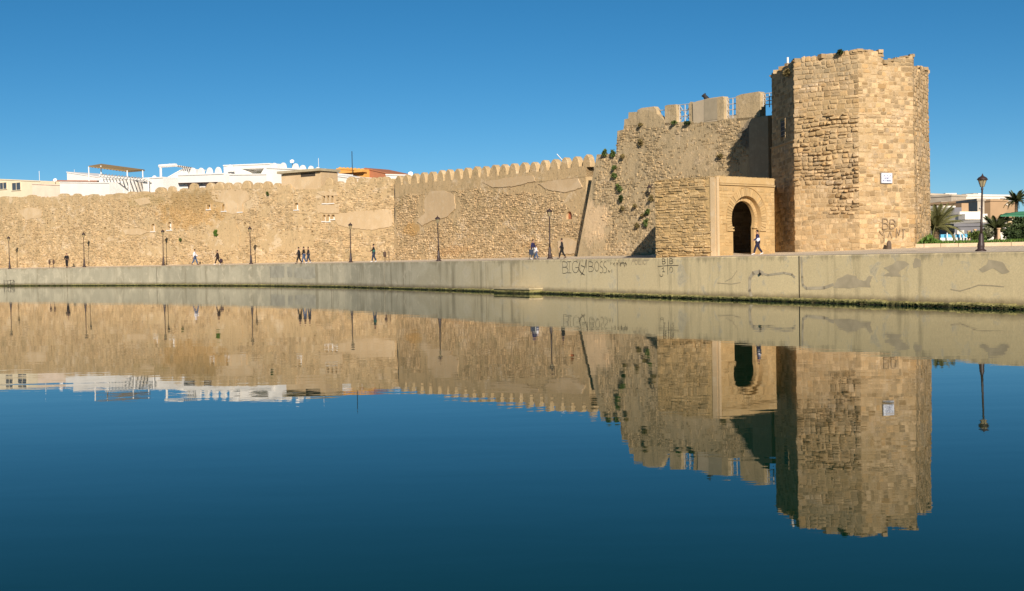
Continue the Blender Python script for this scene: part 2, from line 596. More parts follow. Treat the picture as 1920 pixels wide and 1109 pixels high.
G2 = [arc(1091, 501, 5.5, 11, -130, -250, 7) + [(1093, 515)], [(1099.5, 487), (1097, 500), (1093, 511), (1089, 516)], [(1089, 511), (1096, 516)], [(1088, 489), (1085, 505), (1090, 512)],
      [(1090, 498), (1096, 501)], [(1100, 488), (1099, 502)]]
G1 += letter_B(1104, 491, 9, 19) + [arc(1119, 500, 4, 9, 0, 360, 12)] + letter_S(1124, 491, 7, 21) + letter_S(1131, 491, 7, 21)
G1 += [[(1140, 511), (1141, 507), (1143, 511), (1144, 508)], [(1147, 506), (1147, 511)]]
for k in range(15):
    x = 1146 + k * 1.9 + U(-1, 1)
    G1.append([(x, 490 + U(-1, 5)), (x + U(-1.5, 2), 494 + U(0, 7))])
for k in range(9):
    x = 1163 + k * 1.4
    G1.append([(x, 494 + U(-3, 3)), (x + 1.4, 494 + U(-3, 5))])
GF = [[(1184, 496), (1187, 486), (1189, 489)], [(1186, 490), (1190, 490)], arc(1193, 492, 2.2, 4.5, 0, 360, 8), [(1197, 488), (1198, 496), (1202, 496), (1202, 488)],
      [(1205, 488), (1205, 496)], arc(1209, 492, 2.6, 4, -40, -320, 8), [(1213, 488), (1213, 496)], [(1211, 488), (1217, 488)]]
G3 = letter_B(1242, 485.5, 6, 10) + letter_B(1256, 485, 6, 10) + [[(1252, 483.5), (1252, 515)], [(1233.5, 500), (1252, 498.3), (1272, 498)],
      [(1241, 505), (1244, 502), (1244, 510)], [(1242, 510), (1246.5, 510)], arc(1258.5, 506, 3, 5, -190, 100, 9), arc(1240, 516, 3, 3, -30, 200, 5)]
ink = plain('graffiti_ink', (0.10, 0.085, 0.06), 0.8)
ink2 = plain('faded_graffiti', (0.48, 0.38, 0.235), 0.85)
def marks(name, lines, wid, mt, root, fn, off=0.022, label=None):
    m = MB()
    for ln in lines: ribbon(ln, wid, off, m, fn)
    o = m.build(name, mt, root)
    if label: o['label'] = label
    return o
marks('graffiti', G1, 0.04, ink, QROOT, on_quay, 0.010, 'dark hand-drawn letters BIG BOSS')
marks('graffiti', G2, 0.055, ink, QROOT, on_quay, 0.013, 'heavy black looped mark between the two words')
marks('graffiti', GF, 0.05, ink2, QROOT, on_quay, 0.010, 'faint scribbled tag')
marks('graffiti', G3, 0.042, ink, QROOT, on_quay, 0.010, 'letters B B over 1 0 in a cross')
rep = plain('grey_repair', (0.54, 0.445, 0.295), 0.9, 0.2, 2.0)
marks('repair_band', [[(1408, 556), (1405, 545), (1406, 522), (1412, 513), (1424, 510), (1430, 513)]], 0.24, rep, QROOT, on_quay, 0.009)
marks('repair_band', [[(1430, 513), (1440, 516), (1455, 514), (1470, 512), (1485, 515), (1490, 520)]], 0.12, rep, QROOT, on_quay, 0.012)
marks('repair_band', [[(1503, 483), (1504, 520), (1505, 535), (1512, 541), (1545, 540), (1562, 534)]], 0.16, rep, QROOT, on_quay, 0.009)
def quay_patch(pts, off, mt):
    q = []
    for (x0, y0), (x1, y1) in zip(pts, pts[1:] + pts[:1]):
        for i in range(4): q.append((x0 + (x1 - x0) * i / 4 + U(-.8, .8), y0 + (y1 - y0) * i / 4 + U(-.7, .7)))
    P = [on_quay(x, y, off)[0] for x, y in q]
    MB().add(P, [list(range(len(P)))[::-1]]).build('repair_patch', mt, QROOT)
rep2 = plain('old_repair', (0.52, 0.42, 0.265), 0.9, 0.16, 1.6)
quay_patch([(1561, 540), (1570, 524), (1588, 515), (1605, 517), (1608, 524), (1622, 527), (1630, 517), (1637, 519), (1631, 530), (1632, 539), (1612, 538), (1590, 541)], 0.008, rep2)
quay_patch([(1657, 502), (1672, 497), (1683, 489), (1697, 490), (1706, 496), (1694, 504), (1685, 511), (1690, 519), (1672, 519), (1655, 517), (1668, 511)], 0.008, rep2)
quay_patch([(1712, 495), (1717, 484), (1727, 488), (1728, 500), (1714, 503)], 0.008, rep2)
quay_patch([(1836, 505), (1850, 497), (1853, 487), (1880, 492), (1893, 510), (1880, 515), (1862, 503), (1842, 512)], 0.008, rep2)
greyp = plain('grey_weathering', (0.36, 0.33, 0.25), 0.9, 0.2, 1.2)
quay_patch([(505, 499.5), (533, 499.5), (533, 521), (506, 521.5)], 0.008, greyp)
quay_patch([(537, 501), (548, 501), (548, 520), (539, 520)], 0.008, greyp)
quay_patch([(552, 503), (569, 500), (591, 500), (591, 522), (574, 524), (551, 520)], 0.008, greyp)
marks('crack', [[(1783, 543), (1800, 546), (1818, 541), (1835, 535), (1860, 536), (1882, 538)]], 0.05, ink2, QROOT, on_quay, 0.009)
marks('crack', [[(1360, 528), (1372, 522), (1382, 508)], [(1345, 531), (1372, 533), (1388, 530)]], 0.045, ink2, QROOT, on_quay, 0.009)
m = MB()
for x, y, rr in ((1426, 514, 0.075),):
    c, nn = on_quay(x, y, 0.02)
    m.bar(c - nn * 0.3, c + nn * 0.06, rr, 10)
m.build('drain_pipe', plain('pipe_dark', (0.03, 0.025, 0.02), 0.8), QROOT)
m = MB()
for x in (1157,):
    pts = [(x, 500), (x, 548)]
    ribbon(pts, 0.05, 0.012, m, on_quay)
m.build('sealed_joint', plain('joint_light', (0.50, 0.43, 0.29), 0.9), QROOT)

for x, y0, y1, w in ((1498.5, 481, 571, 0.075), (620, 497, 538, 0.05), (720.5, 494, 539, 0.04), (911, 491, 545, 0.04), (506, 499, 538, 0.04), (293, 502, 536, 0.04)):
    marks('joint', [(lambda i: [(x, y0 + (y1 - y0) * i / 6), (x, y0 + (y1 - y0) * (i + 1) / 6)])(i) for i in range(6)], w, bpy.data.materials['joint_dark'], QROOT, on_quay, 0.011)
# small iron rail by the water, far left
m = MB()
iron = plain('black_iron', (0.018, 0.014, 0.013), 0.55, 0.2, 5, spec=0.4)
q = edge(16); nn = nrm_of((edge(20) - edge(10)).normalized())
root = empty('mooring_rail', V2(q + nn * 0.8, 0))
tag(root, 'small rusty iron railing frame standing in the water at the far left', 'railing')
for x, yt in ((8, 525), (15, 527), (20, 525), (26, 525)):
    b = at(x, 540, q.y - 1.2)
    tp = at(x, yt, q.y - 1.2)
    MB().bar((b.x, b.y, -0.8), (b.x, b.y, tp.z), 0.035).build('post', iron, root)
for y0, y1, x0, x1 in ((527.5, 525.5, 10, 26), (534, 533, 14, 26)):
    MB().bar(at(x0, y0, q.y - 1.2), at(x1, y1, q.y - 1.2), 0.03).build('rail', iron, root)
# ------------------------------------------------------------------ stones
def unit_stone(full, jit=0.06):
    c = 0.36
    o = [(-.5, -c), (-c, -.5), (c, -.5), (.5, -c), (.5, c), (c, .5), (-c, .5), (-.5, c)]
    o = [(x + U(-jit, jit), z + U(-jit, jit)) for x, z in o]
    rings = [(1.0, -0.4), (0.94, 0.72), (0.74, 1.0)] if full else [(1.0, -0.4), (0.84, 1.0)]
    vs, fs = [], []
    for s, y in rings:
        for x, z in o: vs.append((x * s, y + (U(-.18, .18) if y > 0 else 0), z * s))
    for k in range(len(rings) - 1):
        for i in range(8):
            j = (i + 1) % 8
            fs.append([k * 8 + i, k * 8 + j, (k + 1) * 8 + j, (k + 1) * 8 + i])
    b = (len(rings) - 1) * 8
    if full:
        vs.append((U(-.1, .1), 1.0 + U(-.1, .35), U(-.1, .1)))
        for i in range(8): fs.append([b + i, b + (i + 1) % 8, len(vs) - 1])
    else:
        fs.append([b + i for i in range(8)])
    # local: x along the wall, y outward, z up
    return np.array(vs), fs
FULL = [unit_stone(True, 0.10) for _ in range(16)]
CHEAP = [unit_stone(False, 0.13) for _ in range(16)]

def add_stone(mb, unit, P, d, n, w, pr, h, rot=0.0, tone=None):
    vs, fs = unit
    ca, sa = math.cos(rot), math.sin(rot)
    x = vs[:, 0] * w; z = vs[:, 2] * h
    x, z = x * ca - z * sa, x * sa + z * ca
    y = vs[:, 1] * pr
    out = np.empty((len(vs), 3))
    out[:, 0] = P[0] + d[0] * x + n[0] * y
    out[:, 1] = P[1] + d[1] * x + n[1] * y
    out[:, 2] = P[2] + z
    b = len(mb.v)
    mb.v.extend(map(tuple, out.tolist()))
    tn = R() if tone is None else tone
    for f in fs:
        mb.f.append([i + b for i in f]); mb.t.append(tn); mb.m.append(0)

class Face:
    """wall face from P0 (left) to P1 (right) as seen from the water; bat = lean of the foot towards the water"""
    def __init__(s, P0, P1, z0, z1, bat=0.0):
        s.P0, s.P1, s.z0, s.z1, s.bat = P0, P1, z0, z1, bat
        s.L = (P1 - P0).length
        s.d = (P1 - P0).normalized()
        s.n = nrm_of(s.d)
    def at(s, u, z, off=0.0):
        k = s.bat * (s.z1 - z) / (s.z1 - s.z0) + off
        return Vector((s.P0.x + s.d.x * u + s.n.x * k, s.P0.y + s.d.y * u + s.n.y * k, z))
    def hit(s, px, py, off=0.0):
        """point of the face seen at a picture position"""
        r = ray(px, py)
        q = s.at(0, s.z1); q2 = s.at(0, s.z0)
        up = (q - q2).normalized()
        N = Vector((s.d.x, s.d.y, 0)).cross(up)
        c = Vector((0, 0, CAMZ))
        t = (q - c).dot(N) / r.dot(N)
        p = c + r * t
        return p + Vector((s.n.x, s.n.y, 0)) * off, Vector((s.n.x, s.n.y, 0))
    def u_of(s, p):
        return (p.x - s.P0.x) * s.d.x + (p.y - s.P0.y) * s.d.y
    def solid(s, thick, mb, top=None, ext=0.0):
        a, b = s.at(-ext, s.z0), s.at(s.L + ext, s.z0)
        c, e = s.at(-ext, s.z1), s.at(s.L + ext, s.z1)
        back_ = Vector((s.n.x, s.n.y, 0)) * -thick
        mb.hexa([a, b, s.at(s.L + ext, s.z0, -s.bat) + back_, s.at(-ext, s.z0, -s.bat) + back_], [c, e, e + back_, c + back_])
        return mb

def field(mb, face, z0, ztop, ch, cw, pr, mask, cheap=True, gap=0.03, rub=0.0, u0=0.0, u1=None, collect=None):
    z = z0
    u1 = face.L if u1 is None else u1
    units = CHEAP if cheap else FULL
    n3 = (face.n.x, face.n.y, 0)
    while True:
        h = ch * U(0.72, 1.3)
        if z + h > (ztop(None) if callable(ztop) else ztop): break
        u = u0 - R() * cw * 0.6
        while u < u1:
            w = cw * U(0.55, 1.6)
            a, b = max(u, u0), min(u + w, u1)
            u += w
            if b - a < 0.12: continue
            uc, zc = (a + b) / 2, z + h / 2 + U(-rub, rub) * h
            if callable(ztop) and zc + h / 2 > ztop(uc): continue
            P = face.at(uc, zc)
            k = mask(P, uc, zc)
            if k is None or k <= 0: continue
            ww, hh = (b - a) - gap * U(.5, 1.5), h * (U(0.8, 1.25) if rub else 1.0) - gap * U(.5, 1.5)
            p = pr * k * U(0.3, 1.5)
            rot = U(-.12, .12) if rub else U(-.02, .02)
            if collect is not None: collect.append((random.randrange(len(units)), P, face.d, n3, ww, p, hh, rot))
            else: add_stone(mb, random.choice(units), P, face.d, n3, ww, p, hh, rot)
        z += h

def patches(P, ells, edge_n=0.35, sc=0.5):
    px, py = proj(P)
    nz = noise.noise(P * sc) * edge_n
    for cx, cy, rx, ry in ells:
        if ((px - cx) / rx) ** 2 + ((py - cy) / ry) ** 2 < 1 + nz * 2: return True
    return False

# ------------------------------------------------------------------ materials of the walls
def pt(px, py, Y): return tuple(at(px, py, Y))
OCHRE, PALE, GREYST = (0.46, 0.27, 0.09), (0.56, 0.43, 0.27), (0.27, 0.225, 0.155)
curtain_m = stone_mat('curtain_masonry', (0.63, 0.455, 0.255), (0.56, 0.395, 0.215), (0.66, 0.50, 0.31), 0.20, 0.38, (0.40, 0.285, 0.15), 0.36, (0.30, 0.235, 0.145),
    blobs=[(pt(340, 395, 156.9), (8.5, 9, 3.4), OCHRE, .5), (pt(345, 375, 156.9), (6.5, 9, 2.0), (0.30, 0.21, 0.10), .5), (pt(240, 375, 161.4), (6, 6, 1.4), (0.38, 0.28, 0.13), .5),
           (pt(440, 375, 150.0), (3.6, 6, 2.2), PALE, .6), (pt(60, 465, 168.3), (5, 6, 1.2), OCHRE, .4), (pt(880, 470, 128.2), (5, 5, 1.0), (0.48, 0.29, 0.13), .5),
           (pt(770, 430, 134.0), (1.6, 4, 1.1), OCHRE, .6), (pt(990, 425, 111.3), (2.4, 4, 1.6), (0.46, 0.31, 0.12), .5), (pt(960, 460, 113.4), (3.5, 4, 1.3), (0.48, 0.29, 0.12), .55),
           (pt(680, 415, 139.7), (4, 4, 1.2), PALE, .7), (pt(822, 385, 131.7), (1.8, 4, 1.6), PALE, .7), (pt(930, 395, 115.6), (3.2, 4, 1.2), (0.36, 0.27, 0.13), .5)],
    bump=0.55, bscale=6.0, bdist=0.06, speck=0.8, mott=0.75)
plaster_m = stone_mat('lime_plaster', (0.60, 0.445, 0.27), (0.54, 0.39, 0.225), (0.58, 0.45, 0.29), 0.35, 0.0, None, 0.25, (0.38, 0.28, 0.17), bump=0.4, bscale=5.0, bdist=0.03)
bastion_m = stone_mat('bastion_masonry', (0.54, 0.385, 0.21), (0.45, 0.33, 0.18), (0.58, 0.43, 0.25), 0.25, 0.40, (0.38, 0.29, 0.17), 0.55, (0.24, 0.195, 0.125),
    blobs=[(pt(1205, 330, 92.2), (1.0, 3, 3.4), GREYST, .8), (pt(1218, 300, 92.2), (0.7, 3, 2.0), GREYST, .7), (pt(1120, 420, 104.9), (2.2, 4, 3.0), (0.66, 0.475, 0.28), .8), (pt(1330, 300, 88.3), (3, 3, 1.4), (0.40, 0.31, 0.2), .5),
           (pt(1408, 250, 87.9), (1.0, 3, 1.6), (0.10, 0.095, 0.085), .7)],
    bump=0.6, bscale=5.0, bdist=0.06, speck=0.6, mott=0.6, mott_col=(0.30, 0.235, 0.14), pale_col=(0.62, 0.48, 0.31))
tower_m = stone_mat('tower_stone', (0.57, 0.41, 0.235), (0.51, 0.355, 0.19), (0.60, 0.455, 0.29), 0.28, 0.46, (0.47, 0.29, 0.125), 0.12, (0.30, 0.21, 0.11), rnd=True,
    blobs=[(pt(1560, 240, 74.2), (3.2, 3, 3.0), (0.44, 0.31, 0.155), .55), (pt(1550, 130, 74.2), (4, 3, 1.0), (0.36, 0.28, 0.17), .5), (pt(1690, 110, 74.2), (2.4, 3, .7), (0.30, 0.225, 0.13), .6), (pt(1560, 440, 74.2), (4, 3, 1.2), (0.56, 0.385, 0.20), .5)],
    bump=0.6, bscale=7.0, bdist=0.035, speck=0.55, mott=0.5, mott_col=(0.36, 0.245, 0.12), pale_col=(0.68, 0.53, 0.37))
mortar_m = stone_mat('lime_mortar', (0.52, 0.38, 0.215), (0.46, 0.325, 0.175), (0.55, 0.41, 0.25), 0.5, 0.0, None, 0.0, bump=0.8, bscale=6.0, bdist=0.05, speck=0.3)
gate_m = stone_mat('gate_ashlar', (0.50, 0.35, 0.175), (0.47, 0.32, 0.15), (0.53, 0.385, 0.21), 0.4, 0.18, (0.50, 0.33, 0.15), 0.0, rnd=True, bump=0.4, bscale=9.0, bdist=0.02)
rammed_m = stone_mat('gate_side_masonry', (0.52, 0.365, 0.185), (0.45, 0.31, 0.15), (0.57, 0.41, 0.22), 0.5, 0.32, (0.40, 0.27, 0.12), 0.2, (0.36, 0.25, 0.12), bump=0.9, bscale=5.0, bdist=0.07, speck=0.6)
white_m = plain('whitewash', (0.76, 0.73, 0.68), 0.85, 0.05, 0.8, 0.15)
dark_m = plain('dark_opening', (0.05, 0.04, 0.03), 0.9)

# ------------------------------------------------------------------ curtain wall
def bullet(w, h, th, lean=0.0):
    """a rounded merlon: profile extruded through the wall, origin at the middle of its foot, x along the wall, y outward"""
    pr = [(-.5, 0), (-.475, .28), (-.43, .54), (-.34, .77), (-.18, .94), (0, 1.0), (.18, .94), (.34, .77), (.43, .54), (.475, .28), (.5, 0)]
    pr = [((x + U(-.02, .02)) * w + lean * z * h, (z + (U(-.02, .02) if z > 0 else 0)) * h) for x, z in pr]
    n = len(pr)
    m = MB()
    vs = []
    for y, s in ((th / 2 - .06, 1), (th / 2, .90), (-th / 2, .90), (-th / 2 + .06, 1)):
        pass
    rings = [(-th / 2, .90), (-th / 2 + .07, 1.0), (th / 2 - .07, 1.0), (th / 2, .90)]
    for y, s in rings:
        for x, z in pr: vs.append((x * s, y, z * (1 - (1 - s) * .6)))
    fs = [list(range(n)), [3 * n + i for i in range(n)][::-1]]
    for k in range(3):
        for i in range(n):
            j = (i + 1) % n
            fs.append([k * n + i, (k + 1) * n + i, (k + 1) * n + j, k * n + j])
    m.add(vs, fs)
    return m
def orient(o, P, d, n):
    o.matrix_basis = Matrix(((d.x, n.x, 0, P[0]), (d.y, n.y, 0, P[1]), (0, 0, 1, P[2]), (0, 0, 0, 1)))
def put_merlon(me, P, face, root, scale=(1, 1, 1)):
    o = put('merlon', me, root, False)
    d, n = face.d, face.n
    o.matrix_basis = Matrix(((d.x * scale[0], n.x * scale[1], 0, P[0]), (d.y * scale[0], n.y * scale[1], 0, P[1]), (0, 0, scale[2], P[2]), (0, 0, 0, 1)))
    return o

def niche_cut(mb, face, px, py, wpx, hpx, depth, arch=True):
    """arched recess centred on a picture position; returns its frame"""
    P, n3 = face.hit(px, py)
    Y = P.y
    fore = abs(face.d.x - face.d.y * P.x / P.y)
    w = wpx * Y / FPX / fore
    h = hpx * Y / FPX
    d = Vector((face.d.x, face.d.y, 0))
    pr = [(-w / 2, -h / 2), (w / 2, -h / 2)]
    if arch:
        pr += [(w / 2 * math.cos(a), h / 2 - w / 2 + w / 2 * math.sin(a)) for a in [pi * i / 8 for i in range(9)]]
    else:
        pr += [(w / 2, h / 2), (-w / 2, h / 2)]
    k = len(pr)
    A = [P + d * x + Vector((0, 0, z)) + n3 * 0.5 for x, z in pr]
    B = [P + d * x + Vector((0, 0, z)) - n3 * depth for x, z in pr]
    mb.add(A + B, [list(range(k)), [k + i for i in range(k)][::-1]] + [[i, k + i, k + (i + 1) % k, (i + 1) % k] for i in range(k)])
    return P, d, n3, w, h
def niche_back(name, mt, root, fr, depth, arch=True, scale=0.98):
    P, d, n3, w, h = fr
    m = MB()
    m.box(P - n3 * (depth - 0.03), (w * scale, 0.05, h * scale), (d, n3, Vector((0, 0, 1))))
    return m.build(name, mt, root)

ZW = 11.1        # wall walk under the merlons
# --- right stretch, from the seam to the bastion
FR = Face(SEAM, BEND + RD * 1.2, 2.3, ZW, 0.35)
rootR = empty('curtain_wall', V2((SEAM + BEND) / 2, 2.2))
tag(rootR, 'crenellated stone curtain wall with rounded merlons, between the vertical seam and the leaning bastion edge', 'wall')
o = FR.solid(1.6, MB()).build('wall_body', curtain_m, rootR)
cm = MB()
brick_fr = niche_cut(cm, FR, 1067, 404, 10.5, 15, 0.35)
cut(o, cm)
nb = niche_back('blocked_window', plain('red_brick', (0.42, 0.15, 0.07), 0.9, 0.35, 6, 0.3), rootR, brick_fr, 0.30)
nb['label'] = 'arched window blocked with red brick'
m = MB()
PR = [(822, 388, 40, 34), (790, 420, 22, 14), (1067, 404, 11, 14), (1060, 470, 28, 26), (960, 333, 120, 12), (1000, 345, 110, 16), (1085, 350, 40, 50), (742, 400, 3, 90)]
def maskR(P, u, z):
    if z > ZW - 0.9 - 0.3 * noise.noise(P * 0.4): return 0
    if patches(P, PR): return 0 if R() < 0.93 else 0.5
    return 1.0 if R() < (0.9 if noise.noise(P * 0.33) > -0.3 else 0.45) else 0
field(m, FR, 2.6, ZW - 0.3, 0.19, 0.29, 0.07, maskR, True, 0.045, 0.30)
tag(m.build('rubble_stones', curtain_m, rootR), kind='stuff')
m = MB()
def band_top(u): return 11.5 - 0.5 * u / FR.L
n_ = Vector((FR.n.x, FR.n.y, 0))
A0, B0 = FR.at(-.2, ZW - 1.0, .03 - .0), FR.at(FR.L, ZW - 1.0, .03)
A1, B1 = FR.at(-.2, ZW, .03), FR.at(FR.L, ZW, .03)
A1.z, B1.z = band_top(0), band_top(FR.L)
m.hexa([A0, B0, B0 - n_ * 1.2, A0 - n_ * 1.2], [A1, B1, B1 - n_ * .8, A1 - n_ * .8])
m.build('parapet_band', curtain_m, rootR)
mer = [bullet(1.0, 1.0, 0.6).mesh('merlon', [curtain_m]) for _ in range(8)]
MT = [(740, 330), (761, 327.6), (777, 326), (826, 320), (857, 316.5), (926, 309.5), (1000, 303), (1058, 296), (1100, 290)]
for x in [747, 761, 777, 792.5, 808.6, 826, 840.5, 857.6, 874.3, 891.4, 908, 926, 943.4, 961.3, 980.4, 999.7, 1019, 1039, 1058.6, 1078.8, 1100]:
    y = lerp_tab(MT, x) + U(-1, 1.2)
    P = FR.hit(x, y + 12)[0]
    u = FR.u_of(P)
    q = FR.at(u, ZW, -0.28)
    zb_ = band_top(u) - .04
    fore = abs(FR.d.x - FR.d.y * P.x / P.y)
    put_merlon(random.choice(mer), (q.x, q.y, zb_), FR, rootR, ((13.2 + 3.2 * (x - 740) / 360) * U(.9, 1.08) * P.y / FPX / fore, 1, at(x, y, q.y).z - zb_))

def plaster_patch(face, pts, root, mt=None, off=0.085):
    q = []
    for (x0, y0), (x1, y1) in zip(pts, pts[1:] + pts[:1]):
        k = max(2, int(math.hypot(x1 - x0, y1 - y0) / 3.5))
        for i in range(k): q.append((x0 + (x1 - x0) * i / k + U(-1.0, 1.0), y0 + (y1 - y0) * i / k + U(-.9, .9)))
    A = [face.hit(x, y, off)[0] for x, y in q]
    nn = Vector((face.n.x, face.n.y, 0))
    B = [p - nn * .2 for p in A]
    k = len(A)
    MB().add(A + B, [list(range(k))[::-1]] + [[i, (i + 1) % k, k + (i + 1) % k, k + i] for i in range(k)]).build('plaster_patch', mt or plaster_m, root)
plaster_patch(FR, [(806, 360), (830, 357), (852, 364), (855, 392), (838, 408), (812, 414), (792, 424), (782, 416), (797, 400), (796, 378)], rootR)
plaster_patch(FR, [(1046, 384), (1072, 378), (1082, 392), (1080, 420), (1062, 424), (1058, 412), (1048, 400)][:0] or [(1010, 345), (1040, 338), (1085, 335), (1092, 352), (1060, 362), (1030, 357)], rootR)
plaster_patch(FR, [(1046, 452), (1066, 446), (1084, 455), (1083, 476), (1050, 477)], rootR)
plaster_patch(FR, [(905, 342), (950, 334), (1000, 330), (1005, 340), (960, 350), (925, 352)], rootR)
# --- left stretch
FL = Face(LEND, SEAM, 2.3, ZW, 0.35)
rootL = empty('curtain_wall', V2((LEND + SEAM) / 2, 2.2))
tag(rootL, 'long weathered stone curtain wall left of the vertical seam, with small arched openings', 'wall')
o = FL.solid(1.6, MB()).build('wall_body', curtain_m, rootL)
cm = MB()
NW = [(287, 427, 6, 13), (318, 424, 7, 14), (391.5, 388, 6, 9), (420.5, 389.5, 7, 12), (450.5, 390, 7, 14), (556, 387, 6.5, 12),
      (608, 374.5, 4.8, 13), (615.7, 374.5, 4.8, 13), (623.5, 374, 4.8, 13), (608, 409, 5.6, 11), (616, 409, 6, 12), (624.4, 407, 6.4, 8)]
ND = [(89, 417, 2.5, 8), (94, 417, 2.5, 8), (197, 430, 5, 8), (459, 420, 4.5, 6), (476, 418, 3, 7), (557, 426, 3, 4), (587, 420, 3.5, 4), (585, 435, 4, 5), (378, 400, 3, 3)]
NW = [(x, y, w * 1.2, h * 1.08) for x, y, w, h in NW]
frs = [(niche_cut(cm, FL, *a, 0.55), 1) for a in NW] + [(niche_cut(cm, FL, *a, 0.7), 0) for a in ND]
cut(o, cm)
for (fr, k) in frs:
    if k:
        nb_ = niche_back('opening', white_m, rootL, fr, 0.5)
        P, d, n3_, w, h = fr
        MB().box(P - Vector((0, 0, h / 2 + .06)) + n3_ * .04, (w * 1.25, .2, .1), (d, n3_, Vector((0, 0, 1)))).build('sill', white_m, nb_)
        for s_ in (-1, 1): MB().box(P + d * s_ * (w / 2 + .05) + n3_ * .03, (.09, .16, h), (d, n3_, Vector((0, 0, 1)))).build('jamb', plaster_m, nb_)
    else: niche_back('slit', dark_m, rootL, fr, 0.65)
m = MB()
PL = [(x, y, w * 1.3, h * 0.85) for x, y, w, h in NW + ND] + [(440, 380, 34, 24), (612, 385, 24, 22), (680, 415, 62, 22), (615, 360, 28, 14), (60, 400, 26, 12), (420, 440, 40, 30), (540, 450, 50, 20), (250, 435, 30, 8), (300, 470, 30, 14), (720, 360, 4, 30)]
LT = [(-200, 373), (0, 369), (100, 367.5), (200, 364.5), (300, 359), (400, 353), (520, 350), (526, 352), (600, 352), (606, 345), (660, 341), (742, 336)]
def left_top(u):
    if u is None: return 14.2
    P = FL.at(u, 12.0)
    return at(proj(P)[0], lerp_tab(LT, proj(P)[0]), P.y).z - 0.08
mp = MB()
us = [FL.L * i / 90 for i in range(91)]
for a, b in zip(us, us[1:]):
    j = U(-.16, .10)
    za, zb = left_top(a) + j, left_top(b) + j
    n_ = Vector((FL.n.x, FL.n.y, 0))
    A0, B0 = FL.at(a, ZW - .01, -.004), FL.at(b, ZW - .01, -.004)
    mp.hexa([A0, B0, B0 - n_ * .62, A0 - n_ * .62], [Vector((A0.x, A0.y, za)), Vector((B0.x, B0.y, zb)), Vector((B0.x, B0.y, zb)) - n_ * .62, Vector((A0.x, A0.y, za)) - n_ * .62])
mp.build('parapet', curtain_m, rootL)
def maskL(P, u, z):
    if patches(P, PL): return 0 if R() < 0.9 else 0.5
    if z > ZW - 0.5: return 1 if R() < 0.6 else 0
    return 1.0 if R() < (0.9 if noise.noise(P * 0.25) > -0.2 else 0.45) else 0
field(m, FL, 2.6, left_top, 0.21, 0.36, 0.072, maskL, True, 0.05, 0.3, u0=FL.u_of(FL.hit(-20, 420)[0]))
tag(m.build('rubble_stones', curtain_m, rootL), kind='stuff')
merL = [bullet(0.98, 1.0, 0.6, U(-.03, .03)).mesh('merlon', [curtain_m]) for _ in range(6)]
for x, yt, wpx in [(8, 365, 12), (24, 367, 8), (58, 365.5, 14), (118, 363.5, 16), (143, 362, 11), (174, 360, 14), (222, 358, 18), (246, 353, 12), (268, 354, 20), (300, 352, 16), (321, 350, 11),
                   (344, 346, 13), (362, 345, 13), (378.5, 345, 13), (394, 344, 13), (411, 343, 15), (427, 344, 12), (444, 342, 13), (462, 340, 15), (483, 340, 16), (500, 341, 13), (519, 341, 12),
                   (617, 334, 13), (636, 333.5, 10), (657, 332.5, 14), (678, 330, 12), (689, 333, 10), (700, 331, 12), (712, 333, 10), (722, 331, 12), (736, 330, 10)]:
    P = FL.hit(x, yt)[0]
    u = FL.u_of(P)
    q = FL.at(u, ZW, -0.28)
    z = at(x, yt, q.y).z
    fore = abs(FL.d.x - FL.d.y * P.x / P.y)
    zb_ = left_top(u) - 0.12
    put_merlon(random.choice(merL), (q.x, q.y, zb_), FL, rootL, (wpx * 1.25 * P.y / FPX / fore, 1, max(0.2, z - zb_) * random.choice((.45, .8, .95, 1.05, 1.1))))
plaster_patch(FL, [(394, 356), (425, 352), (462, 356), (468, 374), (456, 381), (458, 398), (438, 402), (424, 399), (420, 380), (400, 378)], rootL, None, .05)
plaster_patch(FL, [(628, 402), (660, 397), (735, 393), (737, 424), (700, 432), (655, 428), (632, 420)], rootL)
plaster_patch(FL, [(594, 362), (632, 360), (634, 367), (604, 367)], rootL)
plaster_patch(FL, [(594, 385), (636, 384), (636, 400), (598, 400)], rootL)
plaster_patch(FL, [(36, 396), (58, 388), (80, 394), (78, 408), (50, 413)], rootL)
plaster_patch(FL, [(230, 432), (262, 428), (280, 435), (262, 441), (236, 440)], rootL)
plaster_patch(FL, [(252, 374), (280, 370), (284, 382), (262, 386)], rootL)
plaster_patch(FL, [(400, 420), (440, 412), (452, 440), (446, 470), (420, 474), (412, 455), (398, 440)], rootL, curtain_m, .06)
plaster_patch(FL, [(520, 350), (545, 346), (548, 372), (538, 385), (522, 380)], rootL, curtain_m, .06)
# vertical crack where the two stretches meet
m = MB()
for (y0, y1) in ((346, 377), (380, 419)):
    k = 8
    for i in range(k):
        a, _ = FL.hit(741.3 + U(-.4, .4), y0 + (y1 - y0) * i / k, 0.06)
        b, _ = FL.hit(741.3 + U(-.4, .4), y0 + (y1 - y0) * (i + 1) / k, 0.06)
        m.bar(a, b, 0.07 * math.sin(pi * (i + .5) / k) + 0.03, 5)
m.build('crack', dark_m, rootL)
